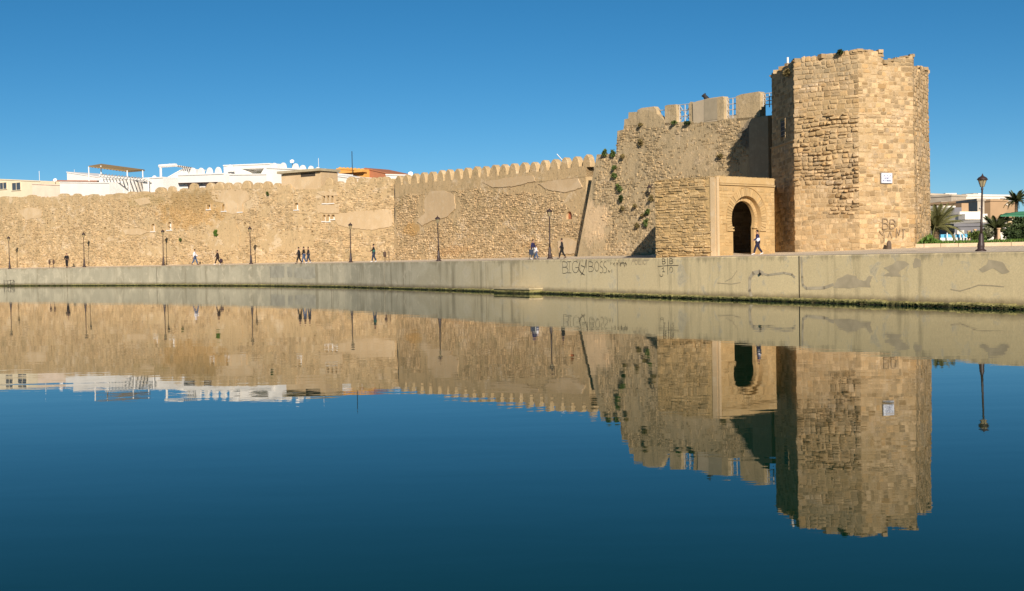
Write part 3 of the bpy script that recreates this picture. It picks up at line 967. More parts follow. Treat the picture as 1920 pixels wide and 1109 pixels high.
# plastered roof shed built onto the wall top
m = MB()
PA, PB = FL.hit(527, 332)[0], FL.hit(601, 340)[0]
ua, ub = FL.u_of(PA), FL.u_of(PB)
n3 = Vector((FL.n.x, FL.n.y, 0)); d3 = Vector((FL.d.x, FL.d.y, 0))
zt = at(560, 325, PA.y).z
m.box(FL.at((ua + ub) / 2, (zt + ZW) / 2 - .05, -1.6), (ub - ua, 3.0, zt - ZW - .15), (d3, n3, Vector((0, 0, 1))))
rootS = empty('wall_shed', FL.at((ua + ub) / 2, ZW, -1.5))
tag(rootS, 'low plastered shed with flat concrete roof slab built on the wall top', 'shed')
m.build('shed_wall', plaster_m, rootS)
m = MB()
m.box(FL.at((ua + ub) / 2, zt + 0.08, -1.4), (ub - ua + .5, 3.8, 0.3), (d3, n3, Vector((0, 0, 1))))
m.build('roof_slab', plain('grey_concrete', (0.38, 0.32, 0.21), 0.9, 0.15, 1.5), rootS)
m = MB()
um = FL.u_of(FL.hit(577, 332)[0])
m.box(FL.at(um, zt - 0.42, -0.08), ((ub - ua) * 0.36, 0.1, 0.45), (d3, n3, Vector((0, 0, 1))))
m.build('opening', dark_m, rootS)

# ------------------------------------------------------------------ bastion
ZS = 13.0
rootB = empty('bastion', V2((BL + BR) / 2, 2.3))
tag(rootB, 'tall battered stone bastion with broken merlons behind the arched gate', 'bastion')
def bast_top(px):
    return lerp_tab([(1090, 288), (1157, 288), (1158, 246), (1169, 243), (1170, 236), (1215, 233), (1260, 230), (1330, 226), (1400, 221), (1470, 214)], px)
FB = Face(BL, BR, 2.3, 14.6, 1.0)
# body cut into lengths that follow the stepped top line; the left end leans back
m = MB()
cuts = [1097, 1157.5, 1169.5, 1215, 1260, 1310, 1360, 1410, 1470]
back_ = Vector((FB.n.x, FB.n.y, 0)) * -4.0
verts_top = []
for a, b in zip(cuts, cuts[1:]):
    ta, tb = bast_top(a + .8), bast_top(b - .8)
    A, B = FB.hit(a, ta)[0], FB.hit(b, tb)[0]
    if a == 1097:
        A = FB.hit(1119, 290)[0]
    A0 = FB.at(0 if a == 1097 else FB.u_of(A), 2.3); B0 = FB.at(FB.u_of(B), 2.3)
    m.hexa([A0, B0, FB.at(FB.u_of(B), 2.3, -1.0) + back_, FB.at(0 if a == 1097 else FB.u_of(A), 2.3, -1.0) + back_],
           [A, B, B + back_, A + back_])
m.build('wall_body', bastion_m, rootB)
m = MB()
PB_ = [(1300, 280, 60, 40), (1180, 300, 20, 30), (1110, 430, 25, 60), (1330, 320, 40, 12)]
def maskB(P, u, z):
    px, py = proj(P)
    lim = 1098 + 22 * (478 - py) / 190 + 3
    if px < lim or py < bast_top(px) + 3: return 0
    if px > 1400: return 0
    if patches(P, PB_, 0.5): return 0 if R() < 0.75 else 0.5
    return 1.0 if R() < (0.85 if noise.noise(P * 0.4 + Vector((9, 2, 4))) > -0.1 else 0.35) else 0
field(m, FB, 2.6, 14.5, 0.21, 0.30, 0.055, maskB, True, 0.05, 0.3)
tag(m.build('rubble_stones', bastion_m, rootB), kind='stuff')
# plastered pier beside the tower
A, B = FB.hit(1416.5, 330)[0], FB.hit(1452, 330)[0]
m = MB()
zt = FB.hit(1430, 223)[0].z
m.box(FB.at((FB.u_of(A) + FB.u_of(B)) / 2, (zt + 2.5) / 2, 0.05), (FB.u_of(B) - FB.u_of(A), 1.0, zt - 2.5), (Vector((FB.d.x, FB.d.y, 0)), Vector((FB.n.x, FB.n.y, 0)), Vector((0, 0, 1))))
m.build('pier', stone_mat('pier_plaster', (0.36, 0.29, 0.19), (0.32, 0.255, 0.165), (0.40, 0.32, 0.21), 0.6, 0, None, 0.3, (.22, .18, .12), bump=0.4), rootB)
# merlons, each of its own broken shape: picture outline of the front face, thickness behind
conc_m = plain('smooth_render', (0.47, 0.38, 0.26), 0.9, 0.08, 1.2, 0.2)
grey_r = plain('grey_render', (0.34, 0.28, 0.19), 0.9, 0.1, 2, 0.2)
d3 = Vector((FB.d.x, FB.d.y, 0)); n3 = Vector((FB.n.x, FB.n.y, 0))
def outline(name, pts, thick, mt, root, face=FB, off=0.0):
    A = [face.hit(x, y, off)[0] for x, y in pts]
    nn = Vector((face.n.x, face.n.y, 0))
    B = [p - nn * thick for p in A]
    k = len(A)
    mm = MB()
    mm.add(A + B, [list(range(k))[::-1], [k + i for i in range(k)]] + [[i, (i + 1) % k, k + (i + 1) % k, k + i] for i in range(k)])
    return mm.build(name, mt, root)
outline('merlon', [(1170, 240), (1170.5, 224), (1178, 222.5), (1178.5, 211), (1195, 210), (1197, 217), (1197, 240)], 1.3, bastion_m, rootB)
outline('merlon', [(1195, 240), (1195.5, 207), (1203, 203), (1226, 200), (1231, 207), (1232, 214), (1240, 220), (1246, 226), (1246, 240)], 0.5, bastion_m, rootB, off=0.03)
outline('merlon', [(1246.5, 236), (1246.5, 199), (1252, 197), (1267, 196), (1268, 203), (1268.5, 234)], 0.5, bastion_m, rootB)
o = outline('merlon', [(1300, 232), (1299, 193), (1308, 190), (1330, 184.5), (1355, 181), (1357, 187), (1357.5, 226)], 0.6, [conc_m], rootB, off=0.02)
outline('render_patch', [(1321, 228), (1321, 187), (1345, 184), (1346, 224)], 0.03, grey_r, o, off=0.05)
outline('rough_edge', [(1346, 228), (1345.5, 183.5), (1356, 181.5), (1358, 190), (1358, 224)], 0.5, bastion_m, o, off=0.045)
outline('merlon_flank', [(1291, 232), (1289, 196), (1293, 191), (1300, 194), (1300, 232)], 0.5, bastion_m, o, off=-.1)
outline('merlon', [(1379.5, 228), (1380, 181), (1390, 177), (1422, 172), (1425, 175), (1425.5, 222)], 0.6, bastion_m, rootB)
# railings in the gaps
rail_m = plain('white_rail', (0.48, 0.44, 0.38), 0.5, 0.05)
for (x0, x1, yt, yb, slope, lab) in ((1232, 1247, 207, 214, -1, 'single thin rail between two broken merlons on the bastion'), (1268, 1291, 197, 230, -3, 'white criss-cross railing left of the big rendered merlon'),
                                (1357, 1381, 186, 218, -4, 'white railing right of the big rendered merlon'), (1425, 1450, 176, 197, -3, 'white railing beside the tower top')):
    r_ = empty('railing', FB.hit((x0 + x1) / 2, yb)[0] - n3 * 0.3)
    tag(r_, lab, 'railing', 'railings on the bastion')
    nr = 1 if x0 == 1232 else 4
    for i in range(nr):
        y = yt + (yb - yt) * i / max(nr - 1, 1)
        MB().bar(FB.hit(x0 - 2, y, -0.3)[0], FB.hit(x1 + 2, y + slope, -0.3)[0], 0.035).build('rail', rail_m, r_)
    if nr > 1:
        for i in range(3):
            x = x0 + 1 + (x1 - x0 - 2) * i / 2
            MB().bar(FB.hit(x, yb + 4, -0.3)[0], FB.hit(x, yt + slope * i / 2, -0.3)[0], 0.04).build('post', rail_m, r_)
    if x0 == 1268:
        for (a, b) in (((1270, 228), (1288, 198)), ((1270, 200), (1288, 226)), ((1276, 229), (1290, 208))):
            MB().bar(FB.hit(*a, -0.35)[0], FB.hit(*b, -0.35)[0], 0.03).build('brace', rail_m, r_)
# far wall of the terrace seen through the gaps
m = MB()
for x0, x1, y0, y1 in ((1270, 1292, 205, 232), (1362, 1382, 190, 207), (1428, 1450, 180, 196)):
    A, B = FB.hit(x0, y0)[0], FB.hit(x1, y1)[0]
rt = empty('terrace_wall', FB.hit(1400, 205, -8)[0])
tag(rt, 'pale terrace wall seen through the gaps between the bastion merlons', 'wall')
outline('wall_face', [(1268, 232), (1269, 211), (1292, 206), (1292, 229)], 0.4, conc_m, rt, off=-6)
outline('wall_face', [(1360, 205), (1360, 192), (1384, 187), (1384, 201)], 0.4, conc_m, rt, off=-6)
outline('wall_face', [(1424, 200), (1426, 182), (1452, 180), (1452, 200)], 0.4, conc_m, rt, off=-6)
# old cannon on the rendered merlon
P = FB.hit(1325, 187, -1.0)[0]
rc = empty('cannon', P)
tag(rc, 'old black iron cannon barrel tilted up on the rendered merlon', 'cannon')
a, b = at(1328, 189, P.y), at(1318.5, 177.5, P.y)
ax = (b - a).normalized()
m = MB()
m.bar(a - ax * .25, a + ax * .1, 0.17, 10, 0.21).bar(a + ax * .1, b - ax * .12, 0.2, 10, 0.15).bar(b - ax * .12, b, 0.19, 10, 0.19)
m.build('barrel', iron, rc)
MB().bar(b - ax * 0.02, b + ax * 0.012, 0.10, 10).build('muzzle', dark_m, rc)
MB().box(a + Vector((0.0, 0, -0.18)), (0.5, 0.5, 0.3)).build('cradle', iron, rc)
# ------------------------------------------------------------------ gatehouse
GN, GL, GR = W(1343, 72.5), W(1230, 75.4), W(1453, 76.2)
GZ, GF0 = 7.41, 2.45
KG = 0.885
def zg(z): return (z - 2.137) * KG + 2.564
rootG = empty('gatehouse', V2(GN, 2.6))
tag(rootG, 'square stone gatehouse with a horseshoe-arched doorway beside the tower', 'gatehouse')
FS = Face(GL, GN, GF0, GZ)                    # side facing left
FG = Face(GN, GR, GF0, GZ)                    # front with the arch
z3 = Vector((0, 0, 1))
sd_, sn_ = Vector((FS.d.x, FS.d.y, 0)), Vector((FS.n.x, FS.n.y, 0))
gd_, gn_ = Vector((FG.d.x, FG.d.y, 0)), Vector((FG.n.x, FG.n.y, 0))
GBK = Vector((11.05, 88.5)); GBK2 = Vector((13.4, 94.4))
m = MB()
FS.solid(1.0, m)
m.build('side_wall', rammed_m, rootG)
m = MB(); FG.solid(0.52, m)
fac = m.build('front_wall', gate_m, rootG)
UC, CZ = 2.95, zg(4.72)
def shoe(rad, leg, zb, a0=-28):
    pts = [(UC + rad * math.cos(math.radians(a0 + (180 - 2 * a0) * i / 28)), CZ + rad * math.sin(math.radians(a0 + (180 - 2 * a0) * i / 28))) for i in range(29)]
    zl = CZ + rad * math.sin(math.radians(a0))
    return pts + [(UC - leg, zl - 0.02), (UC - leg, zb), (UC + leg, zb), (UC + leg, zl - 0.02)]
def arch_cutter(prof, n0, n1):
    k = len(prof)
    A = [FG.at(u, z, n0) for u, z in prof]; B = [FG.at(u, z, n1) for u, z in prof]
    return MB().add(A + B, [list(range(k)), [k + i for i in range(k)][::-1]] + [[i, k + i, k + (i + 1) % k, (i + 1) % k] for i in range(k)])
cut(fac, arch_cutter(shoe(1.66 * KG, 1.50 * KG, 1.8, -30), 0.5, -0.30))
cut(fac, arch_cutter(shoe(1.33 * KG, 1.22 * KG, 1.8, -26), 0.5, -1.4))
# passage: side and rear walls, roof, and a wall added to block sun
m = MB()
for a, b in ((GL, GBK), (GBK, GBK2)):
    d = (b - a).normalized(); n = Vector((-d.y, d.x))
    a = a + d * .3; b = b - d * .3
    q = [a, b, b - n * 0.8, a - n * 0.8]
    m.prism([(p.x, p.y) for p in q], GF0, GZ - 0.1)
m.prism([(16.6, 80.0), (18.6, 80.0), (18.6, 80.4), (16.6, 80.4)], GF0, GZ - 0.1)  # unseen wall added to stop sun entering the slot beside the tower
m.build('rear_wall', rammed_m, rootG)
m = MB()
c_ = (GL + GR) / 2
m.prism([(c_.x + (p.x - c_.x) * .985, c_.y + (p.y - c_.y) * .985) for p in (GL, GN, GR, Vector((18.6, 82.0)), Vector((20.5, 88.0)), GBK2, GBK)], GZ - 0.55, GZ - 0.25)  # unseen roof, carried back to keep the passage dark
m.build('roof', rammed_m, rootG)
# inner stone blocks at the back of the passage
FI = Face(Vector((13.9, 86.2)), Vector((19.5, 85.2)), GF0, GZ - 0.6)
m = MB(); FI.solid(0.3, m)
inner = m.build('inner_wall', stone_mat('inner_stone', (0.55, 0.47, 0.36), (0.48, 0.41, 0.31), (0.60, 0.52, 0.41), 0.5, 0.3), rootG)
m = MB(); field(m, FI, 2.6, 6.7, 0.33, 0.5, 0.04, lambda P, u, z: 1, True, 0.04)
tag(m.build('inner_blocks', inner.data.materials[0], rootG), kind='stuff')
# voussoirs: one wedge per ring, turned about the arch centre
def wedge(r0, r1, ang, th):
    m = MB()
    h = ang / 2 * 0.87
    q = []
    for y in (-0.1, th):
        for r, a in ((r0, -h), (r0, h), (r1, h * .99), (r1, -h * .99)):
            q.append((r * math.sin(a), y, r * math.cos(a)))
    return m.hexa(q[:4], q[4:])
def ring(r0, r1, n, off, th, a0, a1):
    ang = math.radians((a1 - a0) / n)
    me = [wedge(r0, r1 * k, ang, th * j).mesh('voussoir', [gate_m]) for k, j in ((1, 1), (.995, 1.3), (1.0, .8))]
    C = FG.at(UC, CZ, off)
    for i in range(n):
        a = math.radians(a0) + ang * (i + .5)
        o = put('voussoir', random.choice(me), rootG)
        X, Y_, Z = gd_, gn_, z3
        x2 = X * math.cos(a) - Z * math.sin(a); z2 = X * math.sin(a) + Z * math.cos(a)
        o.matrix_basis = Matrix(((x2.x, Y_.x, z2.x, C.x), (x2.y, Y_.y, z2.y, C.y), (x2.z, Y_.z, z2.z, C.z), (0, 0, 0, 1)))
ring(1.672 * KG, 2.22 * KG, 39, 0.0, 0.04, -112, 112)
ring(1.335 * KG, 1.64 * KG, 31, -0.30, 0.03, -112, 112)
# thin outer moulding of the arch, imposts, alfiz lines, cornice
m = MB()
pts = [FG.at(UC + 2.29 * KG * math.cos(math.radians(q)), CZ + 2.29 * KG * math.sin(math.radians(q)), 0.02) for q in range(-4, 105, 4)]
for a, b in zip(pts, pts[1:]): m.bar(a, b, 0.035, 5)
m.build('arch_moulding', gate_m, rootG)
for s in (-1, 1):
    m = MB(); m.box(FG.at(UC + s * 1.80 * KG, zg(3.93), 0.03), (0.58, 0.14, 0.10), (gd_, gn_, z3)); m.build('impost', gate_m, rootG)
    m = MB(); m.box(FG.at(UC + s * 1.30 * KG, zg(4.14), -0.24), (0.32, 0.14, 0.08), (gd_, gn_, z3)); m.build('impost', gate_m, rootG)
m = MB(); m.box(FG.at(UC - 2.22 * KG, zg(4.16), 0.03), (0.07, 0.1, 0.48), (gd_, gn_, z3)); m.box(FG.at(UC - 2.40 * KG, zg(4.42), 0.033), (0.38, 0.1, 0.05), (gd_, gn_, z3)); m.build('alfiz_line', gate_m, rootG)
m = MB(); m.box(FG.at(FG.L / 2 + .15, zg(7.16), 0.02), (FG.L - .35, 0.16, 0.09), (gd_, gn_, z3)); m.build('cornice', gate_m, rootG)
m = MB(); m.box(FG.at(FG.L / 2 + .15, zg(7.47), 0.0), (FG.L - .38, 0.11, 0.40), (gd_, gn_, z3)); m.build('parapet', gate_m, rootG)
# corner strip between the two faces
m = MB(); m.box(FG.at(0.09, (GF0 + GZ) / 2 + .03, 0.03), (0.20, 0.20, GZ - GF0 + .04), (gd_, gn_, z3)); m.build('corner_strip', plaster_m, rootG)
m = MB(); m.box(FS.at(FS.L - 0.18, (GF0 + GZ) / 2 + .02, 0.01), (0.34, 0.10, GZ - GF0 + .02), (sd_, sn_, z3)); m.build('corner_strip', plaster_m, rootG)
# ashlar of the front and the eroded courses of the side
m = MB()
def maskG(P, u, z):
    if z > zg(7.05): return 0
    r = math.hypot(u - UC, z - CZ)
    if r < 2.36 * KG: return 0
    if abs(u - UC) < 1.75 * KG and z < CZ: return 0
    if u < 0.45: return 0
    return 1
field(m, FG, 2.65, 7.0, 0.25, 0.42, 0.022, maskG, True, 0.022)
tag(m.build('ashlar_blocks', gate_m, rootG), kind='stuff')
m = MB()
def maskS(P, u, z):
    if u > FS.L - 0.55: return 0
    if abs(z - (6.25 + u * 0.05)) < 0.07: return 0
    if z < 3.3: return 1.7
    if z > 6.3: return 1.2
    return 0.85 if R() < 0.92 else 0
field(m, FS, 2.6, GZ - 0.02, 0.17, 0.48, 0.07, maskS, True, 0.03, 0.18)
tag(m.build('eroded_courses', rammed_m, rootG), kind='stuff')
m = MB()
for i in range(46):
    u = FG.L * i / 46
    m.box(FG.at(u + .08, GZ + 0.02, -0.3), (0.2, 0.7, U(.06, .20)), (gd_, gn_, z3), R())
for i in range(40):
    u = FS.L * i / 40
    m.box(FS.at(u + .07, GZ + 0.02, -0.35), (0.18, 0.8, U(.04, .16)), (sd_, sn_, z3), R())
tag(m.build('broken_coping', rammed_m, rootG), kind='stuff')

# ------------------------------------------------------------------ tower
ZSTEP = 9.9
TA2, TA, TB, TC = Vector((20.6, 90.5)), W(1450, 80.6), W(1492, 75.6), W(1612, 72.8)
TD = [W(1714, 74.7), W(1743, 80.2)]
TE = [Vector((29.5, 84.8)), Vector((27.6, 89.4)), Vector((24.0, 91.8))]
poly = [TA2, TA, TB, TC] + TD + TE
cen = Vector((23.3, 81.6))
def grow(ps, k): return [p + (p - cen).normalized() * k for p in ps]
rootT = empty('tower', V2(cen, 2.7))
tag(rootT, 'massive octagonal tower of rough honey-coloured stone blocks with a broken top', 'tower')
ZP = 14.1
MB().prism([(p.x, p.y) for p in grow(poly, -0.02)], ZSTEP - 0.3, ZP).build('upper_body', mortar_m, rootT)
MB().prism([(p.x, p.y) for p in grow(poly, 0.05)], 2.0, ZSTEP).build('lower_body', mortar_m, rootT)
SEGS = {0: [(0, 1, 14.82, 14.95)], 1: [(0, 1, 14.95, 15.07)], 2: [(0, 1, 15.07, 15.13)], 3: [(0, .42, 15.18, 15.20), (.42, 1, 14.5, 15.13)], 4: [(0, .08, 15.13, 15.09), (.08, .5, 14.27, 14.50), (.5, 1, 14.82, 15.00)],
        5: [(0, 1, 15.00, 14.63)], 6: [(0, 1, 14.54, 14.54)], 7: [(0, 1, 14.54, 14.54)], 8: [(0, 1, 14.54, 14.82)]}
def top_of(i, f):
    for s0, s1, h0, h1 in SEGS[i]:
        if f <= s1: return h0 + (h1 - h0) * (f - s0) / (s1 - s0)
    return SEGS[i][-1][3]
up = grow(poly, -0.02)
m = MB()
for i in range(len(up)):
    a, b = up[i], up[(i + 1) % len(up)]
    for s0, s1, h0, h1 in SEGS[i]:
        p, q = a.lerp(b, s0), a.lerp(b, s1)
        pi_, qi_ = p + (cen - p).normalized() * 0.9, q + (cen - q).normalized() * 0.9
        m.hexa([V2(p, ZP), V2(q, ZP), V2(qi_, ZP), V2(pi_, ZP)], [V2(p, h0 - .08), V2(q, h1 - .08), V2(qi_, h1 - .1), V2(pi_, h0 - .1)])
m.build('parapet', mortar_m, rootT)
# stones: courses run round the visible faces
lowp = grow(poly, 0.05)
coll = []
WIN = (1470, 242)
random.seed(5)
def tower_mask(P, u, z):
    px, py = proj(P)
    if abs(px - WIN[0]) < 8 and abs(py - WIN[1]) < 17: return 0
    if abs(px - 1658.5) < 13 and abs(py - 334.5) < 11: return 0.15
    nz = noise.noise(P * 0.6)
    if px < 1493: return 0.4 + nz * .2
    if px < 1613:
        if py > 400 - 20 * nz: return 0.35 if R() < 0.9 else 0
        if py > 345 and px < 1555 + 30 * nz: return 0.35
        if py < 215: return 0.9
        return 2.8 + nz * 1.5
    return 0.6 + nz * .5
for i in range(2, 7):
    for lo, ps in ((True, lowp), (False, up)):
        a, b = ps[i - 1], ps[i]
        fc = Face(a, b, 2.0, 16.0)
        i0 = i - 1
        random.seed(100)
        hs, z = [], 2.68
        while z < 16:
            h = U(0.19, 0.37); hs.append((z, h)); z += h
        random.seed(200 + i)
        for z, h in hs:
            if lo and z + h > ZSTEP + .1 or (not lo and z + h <= ZSTEP + .1): continue
            u = 0.0
            while u < fc.L - 0.02:
                w = U(0.25, 0.64)
                if fc.L - u - w < 0.25: w = fc.L - u
                uc, zc = u + w / 2, z + h / 2
                tp = top_of(i0, uc / fc.L)
                e0, e1 = (U(0, .07) if u < .01 else 0), (U(0, .07) if u + w > fc.L - .01 else 0)
                uc += (e1 - e0) / 2; w_in = w
                u += w_in
                w = w_in + e0 + e1
                zc += 0.05 * math.sin(uc * 1.3 + z) + U(-.03, .03)
                if zc + h * .2 > tp: continue
                P = fc.at(uc, zc)
                k = tower_mask(P, uc, zc)
                if k <= 0: continue
                g = 0.05 if k > 1.5 else 0.035
                pr = 0.045 * k * U(0.3, 1.7)
                if k > 1.2 and R() < .05: continue
                N_ = (fc.n.x, fc.n.y, 0)
                q = R()
                if q < .13 and h > .32:
                    hh = h * U(.4, .6)
                    coll.append((random.randrange(16), fc.at(uc, zc - h / 2 + hh / 2), fc.d, N_, w - g, pr, hh - g, U(-.05, .05)))
                    coll.append((random.randrange(16), fc.at(uc, zc + hh / 2), fc.d, N_, w - g * 2, pr * U(.6, 1.4), h - hh - g, U(-.05, .05)))
                elif q < .24 and w > .5:
                    ww = w * U(.35, .65)
                    coll.append((random.randrange(16), fc.at(uc - w / 2 + ww / 2, zc), fc.d, N_, ww - g, pr, (h - g) * U(.8, 1.1), U(-.06, .06)))
                    coll.append((random.randrange(16), fc.at(uc + ww / 2, zc), fc.d, N_, w - ww - g, pr * U(.5, 1.4), (h - g) * U(.75, 1.05), U(-.06, .06)))
                else:
                    coll.append((random.randrange(16), P, fc.d, N_, w - g * U(.6, 1.8), pr, (h - g) * U(.82, 1.10), U(-.045, .045)))
def shown(c):
    P, d, n, w, h = c[1], c[2], c[3], c[4], c[6]
    v = Vector((0, 0, CAMZ)) - P
    return max(0, v.normalized().dot(Vector(n))) * w * h / v.length_squared
coll.sort(key=shown, reverse=True)
unit_me = []
for vs, fs in FULL:
    mm = MB(); mm.add(vs.tolist(), fs); unit_me.append(mm.mesh('stone', [tower_m]))
m = MB()
for k, (ui, P, d, n, w, pr, h, rot) in enumerate(coll):
    if k < 300:
        o = put('stone', unit_me[ui], rootT)
        ca, sa = math.cos(rot), math.sin(rot)
        X = Vector((d.x * ca, d.y * ca, sa)); Z = Vector((-d.x * sa, -d.y * sa, ca))
        o.matrix_basis = Matrix(((X.x * w, n[0] * pr, Z.x * h, P.x), (X.y * w, n[1] * pr, Z.y * h, P.y), (X.z * w, 0, Z.z * h, P.z), (0, 0, 0, 1)))
    else:
        add_stone(m, FULL[ui], P, d, n, w, pr, h, rot)
random.seed(77)
# rubble along the broken rim
for i in range(0, 7):
    a, b = up[i], up[(i + 1) % len(up)]
    L = (b - a).length
    u = 0.1
    while u < L:
        f = u / L
        tp = top_of(i, f)
        p = a.lerp(b, f); inn = (cen - p).normalized()
        for _ in range(2):
            s = U(.12, .26); q = p + inn * U(0, .8)
            m.box((q.x, q.y, tp - 0.08), (s * 1.6, s * 1.4, s * U(.5, 1.1)), (Vector((math.cos(u), math.sin(u), 0)), Vector((-math.sin(u), math.cos(u), 0)), z3), R())
        u += U(.2, .4)
tag(m.build('small_stones', tower_m, rootT), kind='stuff')
# step between the lower and the upper drum
m = MB()
for i in (2,):
    a, b = lowp[i - 1], lowp[i]
    a = a + (a - cen).normalized() * .08; b = b + (b - cen).normalized() * .08
    ai, bi = a + (cen - a).normalized() * .4, b + (cen - b).normalized() * .4
    m.hexa([V2(a, ZSTEP - .06), V2(b, ZSTEP - .06), V2(bi, ZSTEP - .06), V2(ai, ZSTEP - .06)], [V2(a, ZSTEP + .02), V2(b, ZSTEP + .02), V2(bi, ZSTEP + .14), V2(ai, ZSTEP + .14)])
m.build('offset_ledge', mortar_m, rootT)
# shuttered slit window in the shaded face
fA = Face(up[1], up[2], 2.0, 16)
Pw, nw = fA.hit(WIN[0], WIN[1])
dA = Vector((fA.d.x, fA.d.y, 0))
wr = MB().box(Pw + nw * 0.03, (0.85, 0.08, 1.05), (dA, nw, z3)).build('window', plain('window_void', (0.015, 0.015, 0.017), 0.6), rootT)
for k in range(4):
    MB().box(Pw + nw * 0.09 + Vector((0, 0, -0.42 + k * .28)), (0.9, 0.05, 0.045), (dA, nw, z3)).build('bar', plain('shutter', (0.22, 0.20, 0.17), 0.7), wr)
for s in (-1, 1):
    MB().box(Pw + nw * 0.05 + dA * s * .52, (0.12, 0.10, 1.3), (dA, nw, z3)).build('jamb', tower_m, wr)
# graffiti on the tower
FT1 = FT0 = Face(lowp[3], lowp[4], 2.0, 16)
def on_tower(x, y, off):
    f = FT0 if x < 1655 else FT1
    return f.hit(x, y, off)
GB = letter_B(1653, 410, 11, 20) + letter_B(1667, 412, 10, 17) + [[(1647, 433), (1653, 441), (1657, 432)], [(1656, 440), (1656, 452)],
     [(1664, 445), (1667, 434), (1671, 446)], [(1679, 446), (1679, 429), (1684, 441), (1686, 430)], [(1690, 430), (1696, 430)], [(1692, 430), (1692, 447)]]
marks('graffiti', GB, 0.055, plain('scratched_ink', (0.30, 0.215, 0.13), .9), rootT, on_tower, 0.11, 'scratched letters B B and more below')
# plaque
FP = FT1 if True else FT0
Pp, np_ = FT1.hit(1660, 334.5, 0.10)
dp = Vector((FT1.d.x, FT1.d.y, 0))
rp = empty('wall_plaque', Pp)
tag(rp, 'white enamel name plaque with blue lettering fixed on the tower', 'plaque')
MB().box(Pp, (0.92, 0.05, 0.66), (dp, np_, z3)).build('plate_frame', plain('plaque_grey', (0.28, 0.28, 0.30), 0.5), rp)
MB().box(Pp + np_ * 0.03, (0.84, 0.03, 0.58), (dp, np_, z3)).build('plate', plain('enamel_white', (0.72, 0.74, 0.80), 0.35, 0.03), rp)
blue = plain('plaque_blue', (0.03, 0.035, 0.14), 0.5)
def text_at(s, c, size):
    cu = bpy.data.curves.new('lettering', 'FONT')
    cu.body = s; cu.size = size; cu.align_x = 'CENTER'; cu.align_y = 'CENTER'; cu.extrude = 0.002; cu.offset = 0.004
    tmp = bpy.data.objects.new('tmp', cu); COL.objects.link(tmp)
    bpy.context.view_layer.update()
    me = bpy.data.meshes.new_from_object(tmp.evaluated_get(bpy.context.evaluated_depsgraph_get()))
    bpy.data.objects.remove(tmp)
    me.materials.clear(); me.materials.append(blue)
    o = put('lettering', me, rp)
    o.matrix_basis = Matrix(((dp.x, 0, np_.x, c.x), (dp.y, 0, np_.y, c.y), (0, 1, 0, c.z), (0, 0, 0, 1)))
text_at('FORT', Pp + np_ * 0.05 + z3 * -0.03, 0.17)
text_at('DE LA MEDINA', Pp + np_ * 0.05 + z3 * -0.18, 0.11)
m = MB()
def on_plate(x, y, off): return Pp + np_ * 0.05 + dp * x + z3 * y, np_
for ln in ([(-.34, .12), (-.30, .10), (-.24, .11), (-.23, .19)], [(-.20, .19), (-.20, .11), (-.12, .10), (-.06, .12), (-.05, .15)], [(-.02, .11), (.05, .12), (.09, .15), (.05, .17), (.02, .13)],
           [(.10, .11), (.18, .10), (.24, .12), (.25, .16)], [(.29, .10), (.29, .21)], [(.34, .10), (.34, .21)], [(-.1, .2), (-.07, .2)], [(.17, .2), (.2, .2)], [(.04, .21), (.06, .21)]):
    ribbon(ln, 0.022, 0, m, on_plate)
m.build('lettering', blue, rp)
# thin mast on the tower rim
P = at(1477, 135, 79); P.z = 14.1
MB().bar(P, at(1477, 108, 79), 0.07, 8).build('mast', white_m)
tag(bpy.data.objects['mast'], 'short white pole on the left rim of the tower', 'pole')
# ------------------------------------------------------------------ street lamps
random.seed(21)
lamp_m = plain('lamp_iron', (0.040, 0.024, 0.022), 0.5, 0.2, 4, spec=0.4)
def glass_mat():
    t = NT('lantern_glass')
    t.b.inputs['Transmission Weight'].default_value = 0.55
    return t.out((0.62, 0.52, 0.30), 0.25, None, 0.5)
glass_m = glass_mat()
def make_lamp(h, label):
    root = empty('street_lamp', (0, 0, 0))
    tag(root, label, 'street lamp', 'street lamps along the promenade')
    s = h / 4.0
    MB().lathe([(.26, 0), (.26, .06), (.20, .10), (.17, .13), (.15, .18), (.17, .24), (.165, .38), (.125, .50), (.115, .80), (.095, .86), (.10, .92), (.075, .98)], n=12).build('base', lamp_m, root, True, True)
    MB().lathe([(.065, .96), (.058, 1.5), (.065, 1.54), (.055, 1.58), (.042, 3.25 * s), (.06, 3.28 * s), (.06, 3.33 * s), (.035, 3.37 * s), (.075, 3.42 * s)], n=10).build('shaft', lamp_m, root, True, True)
    z0, z1 = 3.42 * s, 3.42 * s + .38
    MB().lathe([(.085, z0), (.20, z1)], n=6, rot=.3).build('lantern', glass_m, root, True)
    for k in range(6):
        a = .3 + k * pi / 3
        MB().bar((.087 * math.cos(a), .087 * math.sin(a), z0), (.205 * math.cos(a), .205 * math.sin(a), z1), .012, 4).build('lantern_bar', lamp_m, root, True)
    MB().lathe([(.255, z1 - .01), (.25, z1 + .03), (.19, z1 + .12), (.10, z1 + .18), (.05, z1 + .21), (.05, z1 + .25), (.025, z1 + .27), (.02, z1 + .33)], n=12).build('lantern_roof', lamp_m, root, True, True)
    return root
def copy_tree(o, parent=None):
    c = o.copy()
    COL.objects.link(c)
    c.parent = parent
    for ch in o.children: copy_tree(ch, c)
    return c
